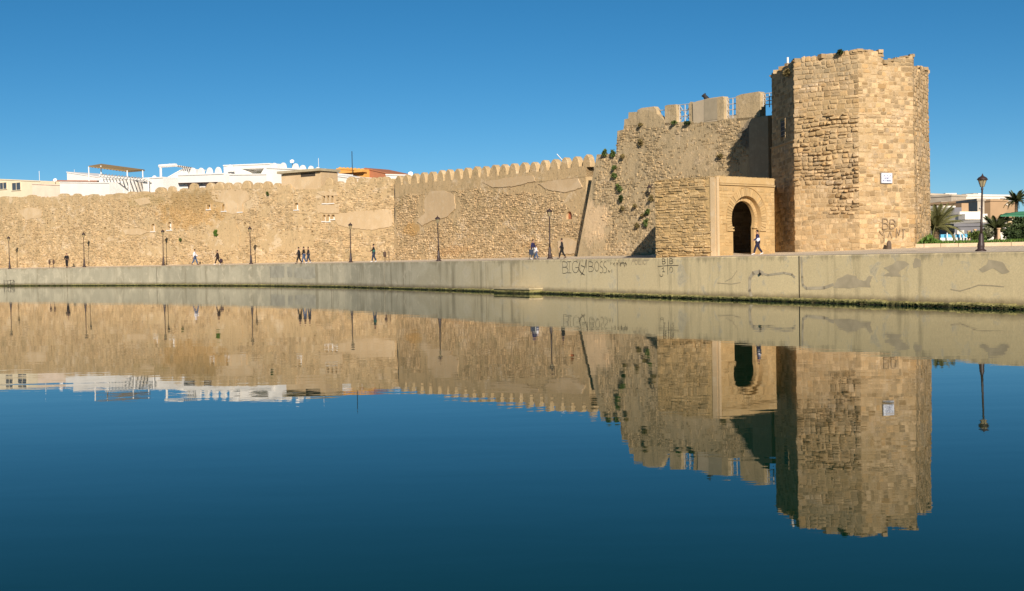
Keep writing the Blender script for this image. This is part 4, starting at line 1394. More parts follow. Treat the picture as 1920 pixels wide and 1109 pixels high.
LP = [(17.5, 177, 60, 'leftmost black street lamp, above the iron railing in the water'), (157.5, 168, 64, 'black street lamp just right of the standing man in black'),
      (306, 158.5, 66, 'black street lamp left of the man in the white shirt'), (470.5, 146, 69, 'black street lamp below two small holes, right of the green creeper'),
      (657.5, 130, 73, 'black street lamp between the three men and the man in green'), (822.5, 110, 83, 'black street lamp in front of the pale plaster patch'),
      (1031, 96, 93, 'black street lamp between the pair of walkers and the man in a black coat'), (1839, 57.5, 141, 'large black street lamp right of the tower, against the sky')]
proto = None
for x, Y, hp, lab in LP:
    g = ground_at(x, Y)
    h = hp * Y / FPX
    if proto is None:
        proto = make_lamp(4.05, lab); o = proto
    else:
        o = copy_tree(proto)
    o['label'] = lab
    o.location = g
    s = h / 4.05
    o.scale = (1, 1, s)
    o.rotation_euler = (U(-.012, .012), (0.028 if x > 1500 else U(-.012, .004)), U(0, 3))
# wall lantern by the gatehouse
P = FB.hit(1223.5, 356, 0.35)[0]
r = empty('wall_lantern', P); tag(r, 'small black wall lantern on a bracket left of the gatehouse', 'wall lantern')
nB = Vector((FB.n.x, FB.n.y, 0))
MB().lathe([(.10, -.22), (.17, .14)], P, 6).build('lantern', glass_m, r)
MB().lathe([(.21, .14), (.15, .26), (.05, .34), (.02, .42)], P, 8).build('lantern_roof', lamp_m, r)
MB().lathe([(.03, -.34), (.11, -.24), (.11, -.21)], P, 8).build('lantern_foot', lamp_m, r)
for k in range(6):
    a = k * pi / 3
    MB().bar(P + Vector((.105 * math.cos(a), .105 * math.sin(a), -.22)), P + Vector((.175 * math.cos(a), .175 * math.sin(a), .14)), .018, 4).build('lantern_bar', lamp_m, r)
MB().bar(P + Vector((0, 0, .38)), P - nB * .45 + Vector((0, 0, .44)), .025).build('bracket', lamp_m, r)

# ------------------------------------------------------------------ litter bins
bin_m = plain('bin_brown', (0.075, 0.045, 0.032), 0.7, 0.25, 4)
def frame_bin(x, Y, w, h, lab, full):
    g = ground_at(x, Y)
    r = empty('bin_frame', g); tag(r, lab, 'litter bin')
    for s in (-1, 1):
        MB().bar((s * w / 2, 0, 0), (s * w / 2, 0, h), .035).build('post', bin_m, r, True)
    MB().bar((-w / 2, 0, h), (w / 2, 0, h), .03).build('top_rail', bin_m, r, True)
    MB().bar((-w / 2, 0, h * .42), (w / 2, 0, h * .42), .03).build('cross_rail', bin_m, r, True)
    xs = (-w / 2, w / 2) if full else (-w * .55,)
    for q in xs:
        MB().lathe([(.09, h * .45), (.15, h * .52), (.16, h * .85), (.10, h * .92)], (q, 0.05, 0), 8).build('bin', bin_m, r, True, True)
frame_bin(96, 171, .6, 1.25, 'pair of brown bins on a low frame left of the standing man', True)
frame_bin(725.5, 122, .42, 1.15, 'empty bin frame on two posts right of the man in green', False)

# ------------------------------------------------------------------ people
def skin_mesh(name, V, E, Rd, mt, root=0, sub=1):
    me = bpy.data.meshes.new(name)
    me.from_pydata([tuple(v) for v in V], E, [])
    o = bpy.data.objects.new(name, me); COL.objects.link(o)
    md = o.modifiers.new('s', 'SKIN'); md.use_smooth_shade = True
    sv = me.skin_vertices[0].data
    for i, r in enumerate(Rd):
        sv[i].radius = (r, r) if not isinstance(r, tuple) else r
        sv[i].use_root = (i == root)
    ms = o.modifiers.new('u', 'SUBSURF'); ms.levels = sub; ms.render_levels = sub
    bpy.context.view_layer.update()
    me2 = bpy.data.meshes.new_from_object(o.evaluated_get(bpy.context.evaluated_depsgraph_get()))
    bpy.data.objects.remove(o)
    me2.name = name
    me2.materials.clear(); me2.materials.append(mt)
    return me2
skin_m = plain('skin', (0.36, 0.20, 0.13), 0.6, 0.05)
hair_m = plain('dark_hair', (0.012, 0.010, 0.009), 0.6)
eye_m = plain('eye_dark', (0.02, 0.015, 0.012), 0.3)
def cloth(name, c): return plain(name, c, 0.9, 0.18, 9, 0.3)
def person(x, Y, hpx, yaw, label, top, bottom, shoe, stride=22, coat=0.0, arms=(18, -18), elbow=20, hat=None, dz=0.0, group=None, lower=None, hairc=None):
    g = ground_at(x, Y)
    H = hpx * Y / FPX
    k = H / 1.75
    root = empty('person', g, yaw)
    root.scale = (k, k, k)
    tag(root, label, 'person', group)
    th = math.radians(stride * .68)
    def leg(s, a):
        hip = Vector((s * .09, 0, 0))
        kn = hip + Vector((s * .01, math.sin(a + .10) * .44, -math.cos(a + .10) * .44))
        an = kn + Vector((0, math.sin(a - (.05 if a > 0 else .28)) * .42, -math.cos(a - (.05 if a > 0 else .28)) * .42))
        toe = an + Vector((s * .02, .15, -.045 if a > 0 else -.07))
        return hip, kn, an, toe
    L, Rr = leg(-1, th), leg(1, -th)
    pz = 0.085 - min(L[2].z, Rr[2].z)
    sh = Vector((0, 0, pz))
    L = [p + sh for p in L]; Rr = [p + sh for p in Rr]
    pel = Vector((0, 0, pz + .03)); sp = Vector((0, .0, pz + .24)); ch = Vector((0, .02, pz + .44)); nk = Vector((0, .02, pz + .58))
    h0 = Vector((0, .035, pz + .66)); h1 = Vector((0, .04, pz + .735)); h2 = Vector((0, .03, pz + .80))
    V = [pel, sp, ch, nk, h0, h1, h2]; E = [(0, 1), (1, 2), (2, 3), (3, 4), (4, 5), (5, 6)]
    Rd = [(.13, .10), (.135, .095), (.15, .10), .052, .075, .088, .07]
    for leg_ in (L, Rr):
        b = len(V); V += leg_; E += [(0, b), (b, b + 1), (b + 1, b + 2), (b + 2, b + 3)]; Rd += [.085, .058, .038, .03]
    V.append(h0 + Vector((0, .095, .01))); E.append((4, len(V) - 1)); Rd.append(.016)          # nose
    A = []
    for s, sw in ((-1, arms[0]), (1, arms[1])):
        a = math.radians(sw); e = math.radians(sw + elbow)
        S = ch + Vector((s * .185, -.01, .05))
        El = S + Vector((s * .05, math.sin(a) * .28, -math.cos(a) * .28))
        Wr = El + Vector((-s * .01, math.sin(e) * .25, -math.cos(e) * .25))
        dr = (Wr - El).normalized()
        Pm = Wr + dr * .06
        b = len(V); V += [S, El, Wr, Pm]; E += [(2, b), (b, b + 1), (b + 1, b + 2), (b + 2, b + 3)]; Rd += [.055, .042, .028, .034]
        fwd = Vector((0, dr.z * -1, dr.y)).normalized() if abs(dr.z) > .01 else Vector((0, 1, 0))
        for q in range(4):
            f0 = Pm + fwd * (.027 - .018 * q) + dr * .03
            f1 = f0 + dr * (.038 - .004 * abs(q - 1)) + Vector((-s * .012, 0, 0))
            c_ = len(V); V += [f0, f1]; E += [(b + 3, c_), (c_, c_ + 1)]; Rd += [.0095, .008]
        t0 = Wr + dr * .03 + fwd * .035; c_ = len(V); V += [t0, t0 + dr * .035 + fwd * .012]; E += [(b + 2, c_), (c_, c_ + 1)]; Rd += [.011, .009]
        A.append((S, El, Wr))
    put('body', skin_mesh('body', V, E, Rd, skin_m), root, True)
    # trousers
    V = [pel]; E = []; Rd = [(.15, .12)]
    for leg_ in (L, Rr):
        b = len(V); V += [leg_[0], leg_[1], leg_[2] + Vector((0, 0, .03))]; E += [(0, b), (b, b + 1), (b + 1, b + 2)]; Rd += [.115, .09, .075]
    put('trousers', skin_mesh('trousers', V, E, Rd, bottom), root, True)
    # jacket
    V = [ch, sp, pel + Vector((0, 0, .03 - coat)), nk - Vector((0, 0, .05))]; E = [(0, 1), (1, 2), (0, 3)]; Rd = [(.185, .135), (.18, .135), (.185 + coat * .1, .14), .075]
    for S, El, Wr in A:
        b = len(V); V += [S, El, Wr]; E += [(0, b), (b, b + 1), (b + 1, b + 2)]; Rd += [.075, .062, .05]
    put('jacket', skin_mesh('jacket', V, E, Rd, top), root, True)
    if lower is not None:
        m = MB(); m.lathe([(.192, pz + .02), (.20, pz + .12), (.195, pz + .27)], (0, 0, 0), 14)
        m.v = [(x_, y_ * .80, z_) for x_, y_, z_ in m.v]
        m.build('jacket_panel', lower, root, True, True)
    for leg_ in (L, Rr):
        m = MB(); c = (leg_[2] + leg_[3]) / 2 - Vector((0, 0, .015))
        d = (leg_[3] - leg_[2]).normalized(); sx = Vector((1, 0, 0)); up_ = sx.cross(d)
        m.lathe([(.02, -.15), (.046, -.12), (.05, .0), (.045, .08), (.02, .12)], (0, 0, 0), 10)
        m.v = [tuple(c + sx * a_ + up_ * b_ * .8 + d * z_) for a_, b_, z_ in m.v]
        m.build('shoe', shoe, root, True, True)
    m = MB()
    hc = h1 + Vector((0, -.012, .012))
    m.lathe([(.06, -.07), (.094, -.02), (.098, .03), (.085, .075), (.05, .10), (.01, .107)], hc, 12)
    m.v = [(a_, b_ if c_ > hc.z + .035 else min(b_, hc.y + .045), c_) for a_, b_, c_ in m.v]
    m.build('hair' if hat is None else 'cap', hairc or (hair_m if hat is None else hat), root, True, True)
    for s in (-1, 1):
        MB().lathe([(.004, -.010), (.012, 0), (.004, .010)], h1 + Vector((s * .035, .078, -.012)), 6).build('eye', eye_m, root, True)
    MB().box(h0 + Vector((0, .074, -.035)), (.04, .012, .008)).build('mouth', plain('lip', (.25, .09, .07), .6), root, True)
    return root
blk = cloth('black_cloth', (0.014, 0.013, 0.014)); navy = cloth('navy_cloth', (0.022, 0.022, 0.07)); white_c = cloth('white_cloth', (0.66, 0.66, 0.70)); jean = cloth('blue_denim', (0.05, 0.085, 0.16))
djean = cloth('dark_denim', (0.03, 0.04, 0.065)); green_c = cloth('green_cloth', (0.03, 0.10, 0.075)); grey_c = cloth('light_grey_cloth', (0.52, 0.52, 0.50)); brown_c = cloth('dark_brown_cloth', (0.028, 0.018, 0.017)); charc = cloth('charcoal_cloth', (0.02, 0.018, 0.022))
wsh = plain('white_shoe', (0.65, 0.65, 0.66), 0.6); bsh = plain('black_shoe', (0.015, 0.013, 0.012), 0.5)
WL, WR_ = pi / 2, -pi / 2          # walking to the left / to the right in the picture
person(125, 169, 27, pi, 'man in black standing facing the water with legs apart, at the far left', blk, blk, bsh, 12, 0, (8, 8), 35)
person(365, 153, 30, WR_, 'man in a white shirt and blue jeans walking', white_c, jean, bsh, 25)
r = person(408, 150, 27.5, WL, 'person in dark brown clothes carrying a large dark bag', brown_c, brown_c, wsh, 27, .10)
person(560.5, 135, 31, WL, 'leftmost of the three men, in a long black coat and black trousers', charc, blk, bsh, 20, .14)
person(570, 136, 31, WL, 'middle of the three men, in a black jacket and blue jeans', blk, jean, wsh, 16, 0, (10, -10), 30)
person(578.5, 137.5, 30, WL, 'rightmost of the three men, in a dark jacket and dark trousers', charc, djean, wsh, 14, .04, (12, -8), 20)
person(701, 125, 33.5, WL, 'young man in a black and green jacket and grey jeans walking alone', blk, djean, wsh, 14, 0, (22, -6), 45, lower=green_c)
person(999.5, 96, 37, WR_ - .5, 'adult in a navy top and pale trousers walking beside a child', navy, grey_c, wsh, 10, 0, (14, -12), 20)
person(1005.5, 95.2, 26.5, WR_, 'small child in a white top and blue jeans walking beside an adult', white_c, jean, bsh, 18)
person(1054, 95, 38, WL, 'man in a long black coat walking right of a street lamp', charc, blk, bsh, 24, .24, (14, -10), 25, hat=brown_c)
person(1421, 72.6, 47, WL, 'man in a navy and white jacket walking past the arched doorway', navy, cloth('navy_trousers', (0.018, 0.018, 0.04)), wsh, 27, 0.02, (26, -14), 30, lower=white_c)
# bag and pushchair
g = ground_at(410.5, 149.8)
rb = empty('shoulder_bag', g + Vector((0.25, 0, 0))); tag(rb, 'large dark bag hanging at the side of the person in brown', 'bag')
MB().lathe([(.10, .22), (.20, .30), (.21, .62), (.14, .72)], g + Vector((.28, -.05, 0)), 10).build('bag_body', cloth('bag_plum', (0.035, 0.02, 0.03)), rb, smooth=True)
MB().bar(g + Vector((.28, -.05, .70)), g + Vector((.05, 0, .95)), .02).build('strap', blk, rb)
g = ground_at(996.5, 95.6)
rp_ = empty('pushchair', g); tag(rp_, 'dark folding pushchair in front of the adult in navy', 'pushchair')
for sx in (-.18, .18):
    for sy in (-.2, .2):
        MB().bar((sx - .02, sy, .1), (sx + .02, sy, .1), .09, 12).build('wheel', iron, rp_, True)
    MB().bar((sx, -.2, .1), (sx, .15, .95), .018).build('frame', iron, rp_, True)
    MB().bar((sx, .22, .1), (sx, -.1, .6), .018).build('frame', iron, rp_, True)
MB().box((0, 0, .42), (.32, .34, .08)).build('seat', djean, rp_, True)
MB().box((0, .14, .62), (.32, .07, .4)).build('backrest', djean, rp_, True)
MB().bar((-.2, .15, .95), (.2, .15, .95), .02).build('handle', iron, rp_, True)
# small dark stone post at the foot of the tower
g = ground_at(1667, 73.0)
MB().lathe([(.16, -.05), (.15, .3), (.11, .45), (.03, .5)], g, 8).build('stone_bollard', plain('dark_stone', (0.12, 0.085, 0.06), .9, .3, 6, .4))
tag(bpy.data.objects['stone_bollard'], 'small dark worn stone stump at the foot of the tower', 'bollard')
# ------------------------------------------------------------------ plants
random.seed(31)
lf1 = leaf_mat('leaf_green', (0.05, 0.085, 0.02), (0.12, 0.15, 0.04))
lf2 = leaf_mat('leaf_dry', (0.12, 0.095, 0.035), (0.24, 0.18, 0.075))
lf3 = leaf_mat('leaf_bright', (0.05, 0.12, 0.014), (0.13, 0.20, 0.035))
lf4 = leaf_mat('leaf_dark', (0.018, 0.035, 0.012), (0.06, 0.085, 0.028))
stem_m = plain('woody_stem', (0.10, 0.07, 0.04), 0.9)
def leaves(c, rad, n, size, fn=None):
    m = MB()
    for _ in range(n):
        v = Vector((random.gauss(0, 1), random.gauss(0, 1), random.gauss(0, 1))).normalized() * (R() ** 0.45)
        p = Vector(c) + Vector((v.x * rad[0], v.y * rad[1], v.z * rad[2]))
        if noise.noise(p * (1.6 / max(rad[0], .3))) < -0.22: continue
        a = Vector((U(-1, 1), U(-1, 1), U(-.6, 1))).normalized(); b = a.cross(Vector((U(-1, 1), U(-1, 1), U(-1, 1)))).normalized()
        s = size * U(.6, 1.3)
        m.add([p, p + a * s * .5 + b * s * .28, p + a * s, p + a * s * .5 - b * s * .28], [[0, 1, 2, 3]], min(1, max(0, .5 + v.z * .4 + U(-.3, .3))))
    return m
def shrub(face, px, py, wpx, hpx, mt, label):
    P, nn = face.hit(px, py, 0.12)
    k = P.y / FPX
    r = empty('wall_shrub', P)
    tag(r, label, 'shrub', 'shrubs growing on the walls')
    w, h = wpx * k * .42, hpx * k * .42
    m = MB()
    for _ in range(7):
        c = P + nn * U(0, .2) + Vector((face.d.x, face.d.y, 0)) * U(-w, w) * .7 + Vector((0, 0, U(-h, h) * .8))
        k_ = U(.3, .6)
        mm = leaves(c, (w * k_, .25 * k_ + .08, h * k_), int(20 + 7 * wpx), 0.15)
        m.add(mm.v, mm.f); m.t[-len(mm.t):] = mm.t if mm.t else []
    m.build('foliage', mt, r)
    m = MB()
    for _ in range(4): m.bar(P - nn * .25, P + nn * .15 + Vector((U(-w, w) * .6, 0, U(-h, h) * .6)), .02, 4)
    m.build('stem', stem_m, r)
for a in [(1205, 268, 14, 13, lf2, 'dry tufted shrub high on the bastion, below its stepped top left'),
          (1204, 234, 8, 5, lf2, 'small dry tuft under the leftmost bastion merlon'),
          (1137, 288, 9, 12, lf1, 'green shrub on the low left shoulder of the bastion, left of two'),
          (1152, 288, 10, 15, lf1, 'green shrub in the notch where the bastion steps up'),
          (1171, 294, 10, 8, lf2, 'dry shrub just below the notch of the bastion'),
          (1155, 316, 8, 8, lf1, 'small green shrub, upper of two beside the bastion edge'),
          (1155, 330, 11, 9, lf1, 'small dark green shrub, lower of two beside the bastion edge'),
          (1164, 353, 13, 16, lf1, 'largest green shrub on the bastion face'),
          (1167, 374, 9, 14, lf4, 'dark shrub right under the largest green one'),
          (1170, 391, 5, 7, lf2, 'tiny dry tuft at the bottom of the shrub column'),
          (1194, 387, 8, 6, lf2, 'small dry tuft between the two columns of shrubs'),
          (1224, 372, 9, 10, lf2, 'brownish shrub just below the wall lantern'),
          (1217, 397, 11, 11, lf1, 'green shrub midway up beside the gatehouse edge'),
          (1208, 405, 5, 5, lf2, 'tiny dry tuft left of the gatehouse shrubs'),
          (1213, 419, 10, 16, lf1, 'bright green shrub lowest beside the gatehouse'),
          (1198, 424, 8, 9, lf2, 'dry tuft left of the lowest gatehouse shrub'),
          (1355, 292, 14, 10, lf2, 'straggly dry shrub at the edge of the tower shadow'),
          (1268, 231, 9, 6, lf1, 'green tuft at the foot of the criss-cross railing'),
          (1292, 231, 12, 4, lf4, 'dark tuft at the foot of the big rendered merlon')]:
    shrub(FB, *a)
shrub(FL, 504, 363, 6, 10, lf1, 'small green shrub high on the left wall under the white house')
shrub(FL, 405, 438, 17, 15, lf3, 'green creeper patch in the middle of the left wall')
shrub(FL, 340, 450, 6, 6, lf1, 'small green tuft on the ochre-stained part of the left wall')
shrub(fA, 1480, 134, 14, 18, lf2, 'dry grassy tuft hanging from the rim of the shaded tower face')
shrub(Face(up[2], up[3], 2, 16), 1577, 99, 8, 5, lf4, 'tiny dark tuft on top of the tower')

# ------------------------------------------------------------------ houses behind the left wall
random.seed(41)
INN = Vector((-FL.n.x, -FL.n.y))
z3 = Vector((0, 0, 1))
def LW(px, o, py=340): return on_line(px, SEAM + INN * o, LD, py)
lu = Vector((FL.d.x, FL.d.y, 0)); ln_ = Vector((FL.n.x, FL.n.y, 0))
AXL = (lu, ln_, z3)
cream = plain('cream_wall', (0.72, 0.62, 0.44), 0.85, 0.06, 0.7)
pink = plain('pinkish_wall', (0.74, 0.60, 0.47), 0.85, 0.08, 0.7)
orange = plain('orange_wall', (0.70, 0.36, 0.09), 0.85, 0.08, 0.7)
rust = plain('rust_tile', (0.40, 0.16, 0.08), 0.85, 0.1, 2)
reed = plain('reed_mat', (0.30, 0.20, 0.085), 0.95, 0.35, 9, 0.4)
glassd = plain('window_glass', (0.06, 0.07, 0.09), 0.15, 0.1, 2, spec=0.5)
def house(name, px0, px1, yt, o, depth, mt, label, cat='house', group='houses behind the left wall', win=(), z0=2.5, par=None):
    A, B = LW(px0, o), LW(px1, o)
    za, zb = at(px0, yt if not isinstance(yt, tuple) else yt[0], A.y).z, at(px1, yt if not isinstance(yt, tuple) else yt[1], B.y).z
    r = empty(name, V2((A + B) / 2 + INN * depth / 2, z0)); tag(r, label, cat, group)
    m = MB()
    C, D = B + INN * depth, A + INN * depth
    m.hexa([V2(A, z0), V2(B, z0), V2(C, z0), V2(D, z0)], [V2(A, za), V2(B, zb), V2(C, zb), V2(D, za)])
    w_ = m.build('wall', mt, r)
    m = MB()
    e = .12
    A2, B2, C2, D2 = A - INN * e, B - INN * e, C + INN * e, D + INN * e
    m.hexa([V2(A2, za + .003), V2(B2, zb + .003), V2(C2, zb + .003), V2(D2, za + .003)], [V2(A2, za + .16), V2(B2, zb + .16), V2(C2, zb + .16), V2(D2, za + .16)])
    m.build('roof', par or mt, r)
    f = Face(A, B, z0, za)
    for (x0, y0, x1, y1) in win:
        p0, p1 = f.hit(x0, y1)[0], f.hit(x1, y0)[0]
        wd, hh = f.u_of(p1) - f.u_of(p0), p1.z - p0.z
        c = (p0 + p1) / 2
        wn_ = MB().box(c - ln_ * .0, (wd, .06, hh), AXL).build('window', glassd, r)
        for s in (-1, 1):
            MB().box(c + lu * s * wd / 2 + ln_ * .03, (.09, .12, hh + .1), AXL).build('frame', cream, wn_)
        MB().box(c + ln_ * .035, (.06, .1, hh), AXL).build('frame', cream, wn_)
        MB().box(c + z3 * (hh / 2) + ln_ * .03, (wd + .1, .13, .09), AXL).build('frame', cream, wn_)
        MB().box(c - z3 * (hh / 2) + ln_ * .06, (wd + .2, .2, .09), AXL).build('sill', cream, wn_)
    return r, f
def merlons_on(f, r, xs, yt, wpx, hpx, mt, off=-.2):
    me = bullet(1, 1, .35).mesh('merlon', [mt])
    for x, y in zip(xs, yt):
        P = f.hit(x, y)[0]
        k = P.y / FPX
        fo = abs(f.d.x - f.d.y * P.x / P.y)
        q = f.at(f.u_of(P), 0, off)
        put_merlon(me, (q.x, q.y, P.z - hpx * k), f, r, (wpx * k / fo, 1, hpx * k))
house('house', -60, 76, (335, 341), 7, 6, cream, 'cream house with dark framed windows at the far left above the wall', win=((0, 342, 13, 356), (23, 342, 39, 358)))
house('house', 60, 135, (346, 349), 5, 5, pink, 'low pinkish house right of the cream house, above the wall')
house('house', 100, 200, (340, 341), 11, 6, pink, 'pinkish house with red roof edge behind the reed canopy', par=rust)
house('house', 112, 205, (343, 344), 4, 5, white_m, 'low whitewashed house just behind the wall, left of the pergola')
house('house', 126, 190, (324, 334), 18, 6, white_m, 'distant white flat-roofed house behind the reed canopy')
house('house', 186, 232, (336, 338), 6.5, 5, white_m, 'white house under the reed canopy terrace')
house('house', 268, 306, (336, 334), 5, 5, white_m, 'white house block between the pergola and the white staircase')
r, f = house('house', 309, 345, (338, 318), 9, 4, white_m, 'white sloping staircase wall beside the white pergola')
# reed canopy terrace
zc = lambda x, y, o: at(x, y, LW(x, o).y)
rc_ = empty('roof_canopy', V2(LW(220, 9), 10.5)); tag(rc_, 'brown reed canopy on thin posts over a roof terrace', 'canopy')
pts = [zc(166, 313, 7), zc(190, 309, 12), zc(271, 320, 12), zc(240, 322.5, 7)]
m = MB(); th = Vector((0, 0, .14))
m.hexa(pts, [p + th for p in pts]); m.build('reed_roof', reed, rc_)
m = MB()
for i in range(14):
    t_ = i / 13
    a, b = pts[0].lerp(pts[3], t_), pts[1].lerp(pts[2], t_)
    m.bar(a - Vector((0, 0, .05)), b - Vector((0, 0, .05)), .05, 5)
m.build('rafters', reed, rc_)
for x, y0, y1, o in ((167, 313, 340, 7), (190, 311, 340, 8), (239, 320, 352, 7), (268, 320, 345, 11)):
    P = LW(x, o); MB().bar(V2(P, at(x, y1, P.y).z), V2(P, at(x, y0, P.y).z), .09, 6).build('post', white_m, rc_)
# white pergola under it: beams with gaps
rp2 = empty('pergola', V2(LW(230, 5), 10.5)); tag(rp2, 'whitewashed slatted pergola below the reed canopy', 'pergola')
for i in range(15):
    x = 188 + i * 6.2
    a, b = zc(x, 329 + i * .55, 4.2), zc(x + 5, 326.5 + i * .6, 8.5)
    MB().bar(a, b, .09, 4).build('slat', white_m, rp2)
for y, o in ((331, 4.5), (329, 8.2)):
    MB().bar(zc(186, y, o), zc(282, y + 9, o), .12, 4).build('beam', white_m, rp2)
for x in (192, 242, 278):
    P = LW(x, 4.5); MB().bar(V2(P, ZW - .5), V2(P, at(x, 335, P.y).z), .12, 6).build('post', white_m, rp2)
MB().hexa([V2(LW(190, 8.8), ZW - .5), V2(LW(285, 8.8), ZW - .5), V2(LW(285, 9.2), ZW - .5), V2(LW(190, 9.2), ZW - .5)], [V2(LW(190, 8.8), zc(190, 338, 8.8).z), V2(LW(285, 8.8), zc(285, 342, 8.8).z), V2(LW(285, 9.2), zc(285, 342, 8.8).z), V2(LW(190, 9.2), zc(190, 338, 8.8).z)]).build('terrace_wall', plain('shade_wall', (.5, .46, .40), .9), rp2)
# tall white pergola
rw = empty('pergola', V2(LW(325, 9), 10.5)); tag(rw, 'tall white pergola on one post beside the white battlements', 'pergola')
for x in (302,):
    P = LW(x, 8); MB().bar(V2(P, 10.5), V2(P, at(x, 311, P.y).z), .17, 8).build('post', white_m, rw)
MB().bar(zc(299, 312, 8), zc(330, 310, 8), .26, 6).build('beam', white_m, rw)
MB().bar(zc(318, 309, 10), zc(362, 317, 10), .16, 6).build('beam', white_m, rw)
for i in range(11):
    x = 318 + i * 3.8
    MB().bar(zc(x, 309.5 + i * .55, 8), zc(x + 3, 308.5 + i * .6, 11.5), .07, 4).build('slat', plain('pergola_wood', (.35, .27, .19), .9), rw)
# white crenellated houses
r, f = house('house', 334, 420, (330, 327), 6, 3, white_m, 'white house with rounded battlements and a dark beam over the wall top')
merlons_on(f, r, (346, 360, 375, 391, 407), (321, 315, 315, 314.5, 313.5), 12, 15, white_m)
MB().hexa(*[[V2(LW(x, o), at(x, y, LW(x, 5.5).y).z) for x, o, y in ((334, 5.3, 345 - k), (409, 5.3, 343 - k), (409, 5.9, 343 - k), (334, 5.9, 345 - k))] for k in (0, 1.4)]).build('beam', plain('dark_timber', (.06, .035, .025), .8), r)
for x in (354, 370, 387, 403):
    P = LW(x, 5.3); zt = at(x, 344.5, P.y).z
    MB().hexa([V2(LW(x - 1, 5.3), ZW), V2(LW(x + 1, 5.3), ZW), V2(LW(x + 1, 5.5), ZW), V2(LW(x - 1, 5.5), ZW)], [V2(LW(x - 2, 5.3), zt), V2(LW(x + 2, 5.3), zt), V2(LW(x + 2, 5.5), zt), V2(LW(x - 2, 5.5), zt)]).build('bracket', bpy.data.materials['dark_timber'], r)
r, f = house('house', 420, 507, (312, 308.5), 8, 3, white_m, 'modern white house with splayed balcony recesses and a flat roof')
wall_ = [c for c in r.children if c.name.startswith('wall')][0]
cm = MB()
def splay(fc, outer, inner, depth):
    A = [fc.hit(*p, .3)[0] for p in outer]; B = [fc.hit(*p, -depth)[0] for p in inner]
    return A + B, [[3, 2, 1, 0], [4, 5, 6, 7], [0, 1, 5, 4], [1, 2, 6, 5], [2, 3, 7, 6], [3, 0, 4, 7]]
cm.add(*splay(f, [(449, 316.5), (496, 315.5), (489, 326.5), (461, 327.5)], [(461, 318.5), (491, 318), (488, 326), (464, 326.8)], 1.6))
cm.add(*splay(f, [(423, 333.5), (457, 333), (448, 346), (435, 347)], [(434, 335.5), (450, 335.5), (447, 344), (438, 344.5)], 1.4))
cut(wall_, cm)
for (x0, y0, x1, y1, off) in ((466, 319.5, 487, 325.5, -1.5), (439, 337, 447, 341, -1.3)):
    p0, p1 = f.hit(x0, y1, off)[0], f.hit(x1, y0, off)[0]
    c = (p0 + p1) / 2
    w_ = MB().box(c, (abs(f.u_of(p1) - f.u_of(p0)), .06, p1.z - p0.z), AXL).build('window', plain('balcony_glass', (.30, .29, .22), .3), r)
    MB().box(c + ln_ * .05, (.08, .08, p1.z - p0.z), AXL).build('frame', cream, w_)
r, f = house('house', 430, 500, (329, 328), 6.5, 1.3, white_m, 'white balcony parapet projecting from the modern white house')
r, f = house('house', 500, 570, (316, 319), 7, 3, white_m, 'white house with rounded battlements right of the balcony house')
merlons_on(f, r, (429, 512, 529, 552, 565.5), (308.5, 305.5, 305, 306.5, 309.5), 12, 14, white_m)
r, f = house('house', 568, 632, (322, 328), 8, 3, white_m, 'white house with low battlements behind the flat-roofed shed')
merlons_on(f, r, (581, 594, 608, 621), (311, 313.5, 316, 319), 10, 12, white_m)
house('house', 601, 668, (327, 336), 6, 5, white_m, 'white sloping-roofed house in front of the orange house')
house('house', 660, 700, (334, 336), 4, 4, pink, 'small pinkish parapet below the orange house')
r, f = house('house', 632, 684, (318, 320), 16, 7, orange, 'orange house with small battlements and overhanging cornice')
merlons_on(f, r, (636, 643, 650, 657, 664, 671, 678), (313.5, 314, 314, 314.5, 315, 315.5, 316), 6, 6, orange)
f2 = f
MB().box(f.at(f.L / 2, f.z1 - .55, .35), (f.L + .6, .9, .28), AXL).build('cornice', orange, r)
MB().box(f.at(f.L * .25, f.z1 - .95, .03), (f.L * .4, .1, .5), AXL).build('window', glassd, r)
house('house', 684, 725, (317, 326), 17, 5, rust, 'rust-coloured gable wall right of the orange house')
house('house', 724, 802, (329, 331), 9, 6, white_m, 'low white flat roof behind the wall seam')
# masts and aerials
for x, yt, o, rr, lab in ((661, 284, 12, .05, 'tall thin aerial mast beside the orange house'), (598, 297, 14, .03, 'thin aerial above the white battlements'), (74, 321, 12, .035, 'thin pole above the cream house'), (140, 318, 20, .03, 'thin aerial behind the distant white house')):
    P = LW(x, o)
    o_ = MB().bar(V2(P, 10.5), V2(P, at(x, yt, P.y).z), rr, 5).build('aerial_mast', iron if x == 661 else white_m)
    tag(o_, lab, 'aerial')
P = FR.hit(1044, 300, -3)[0]
o_ = MB().bar((P.x, P.y, 10), at(1044, 289, P.y), .04, 5).build('aerial_mast', white_m); tag(o_, 'thin white aerial above the merlons near the bastion', 'aerial')

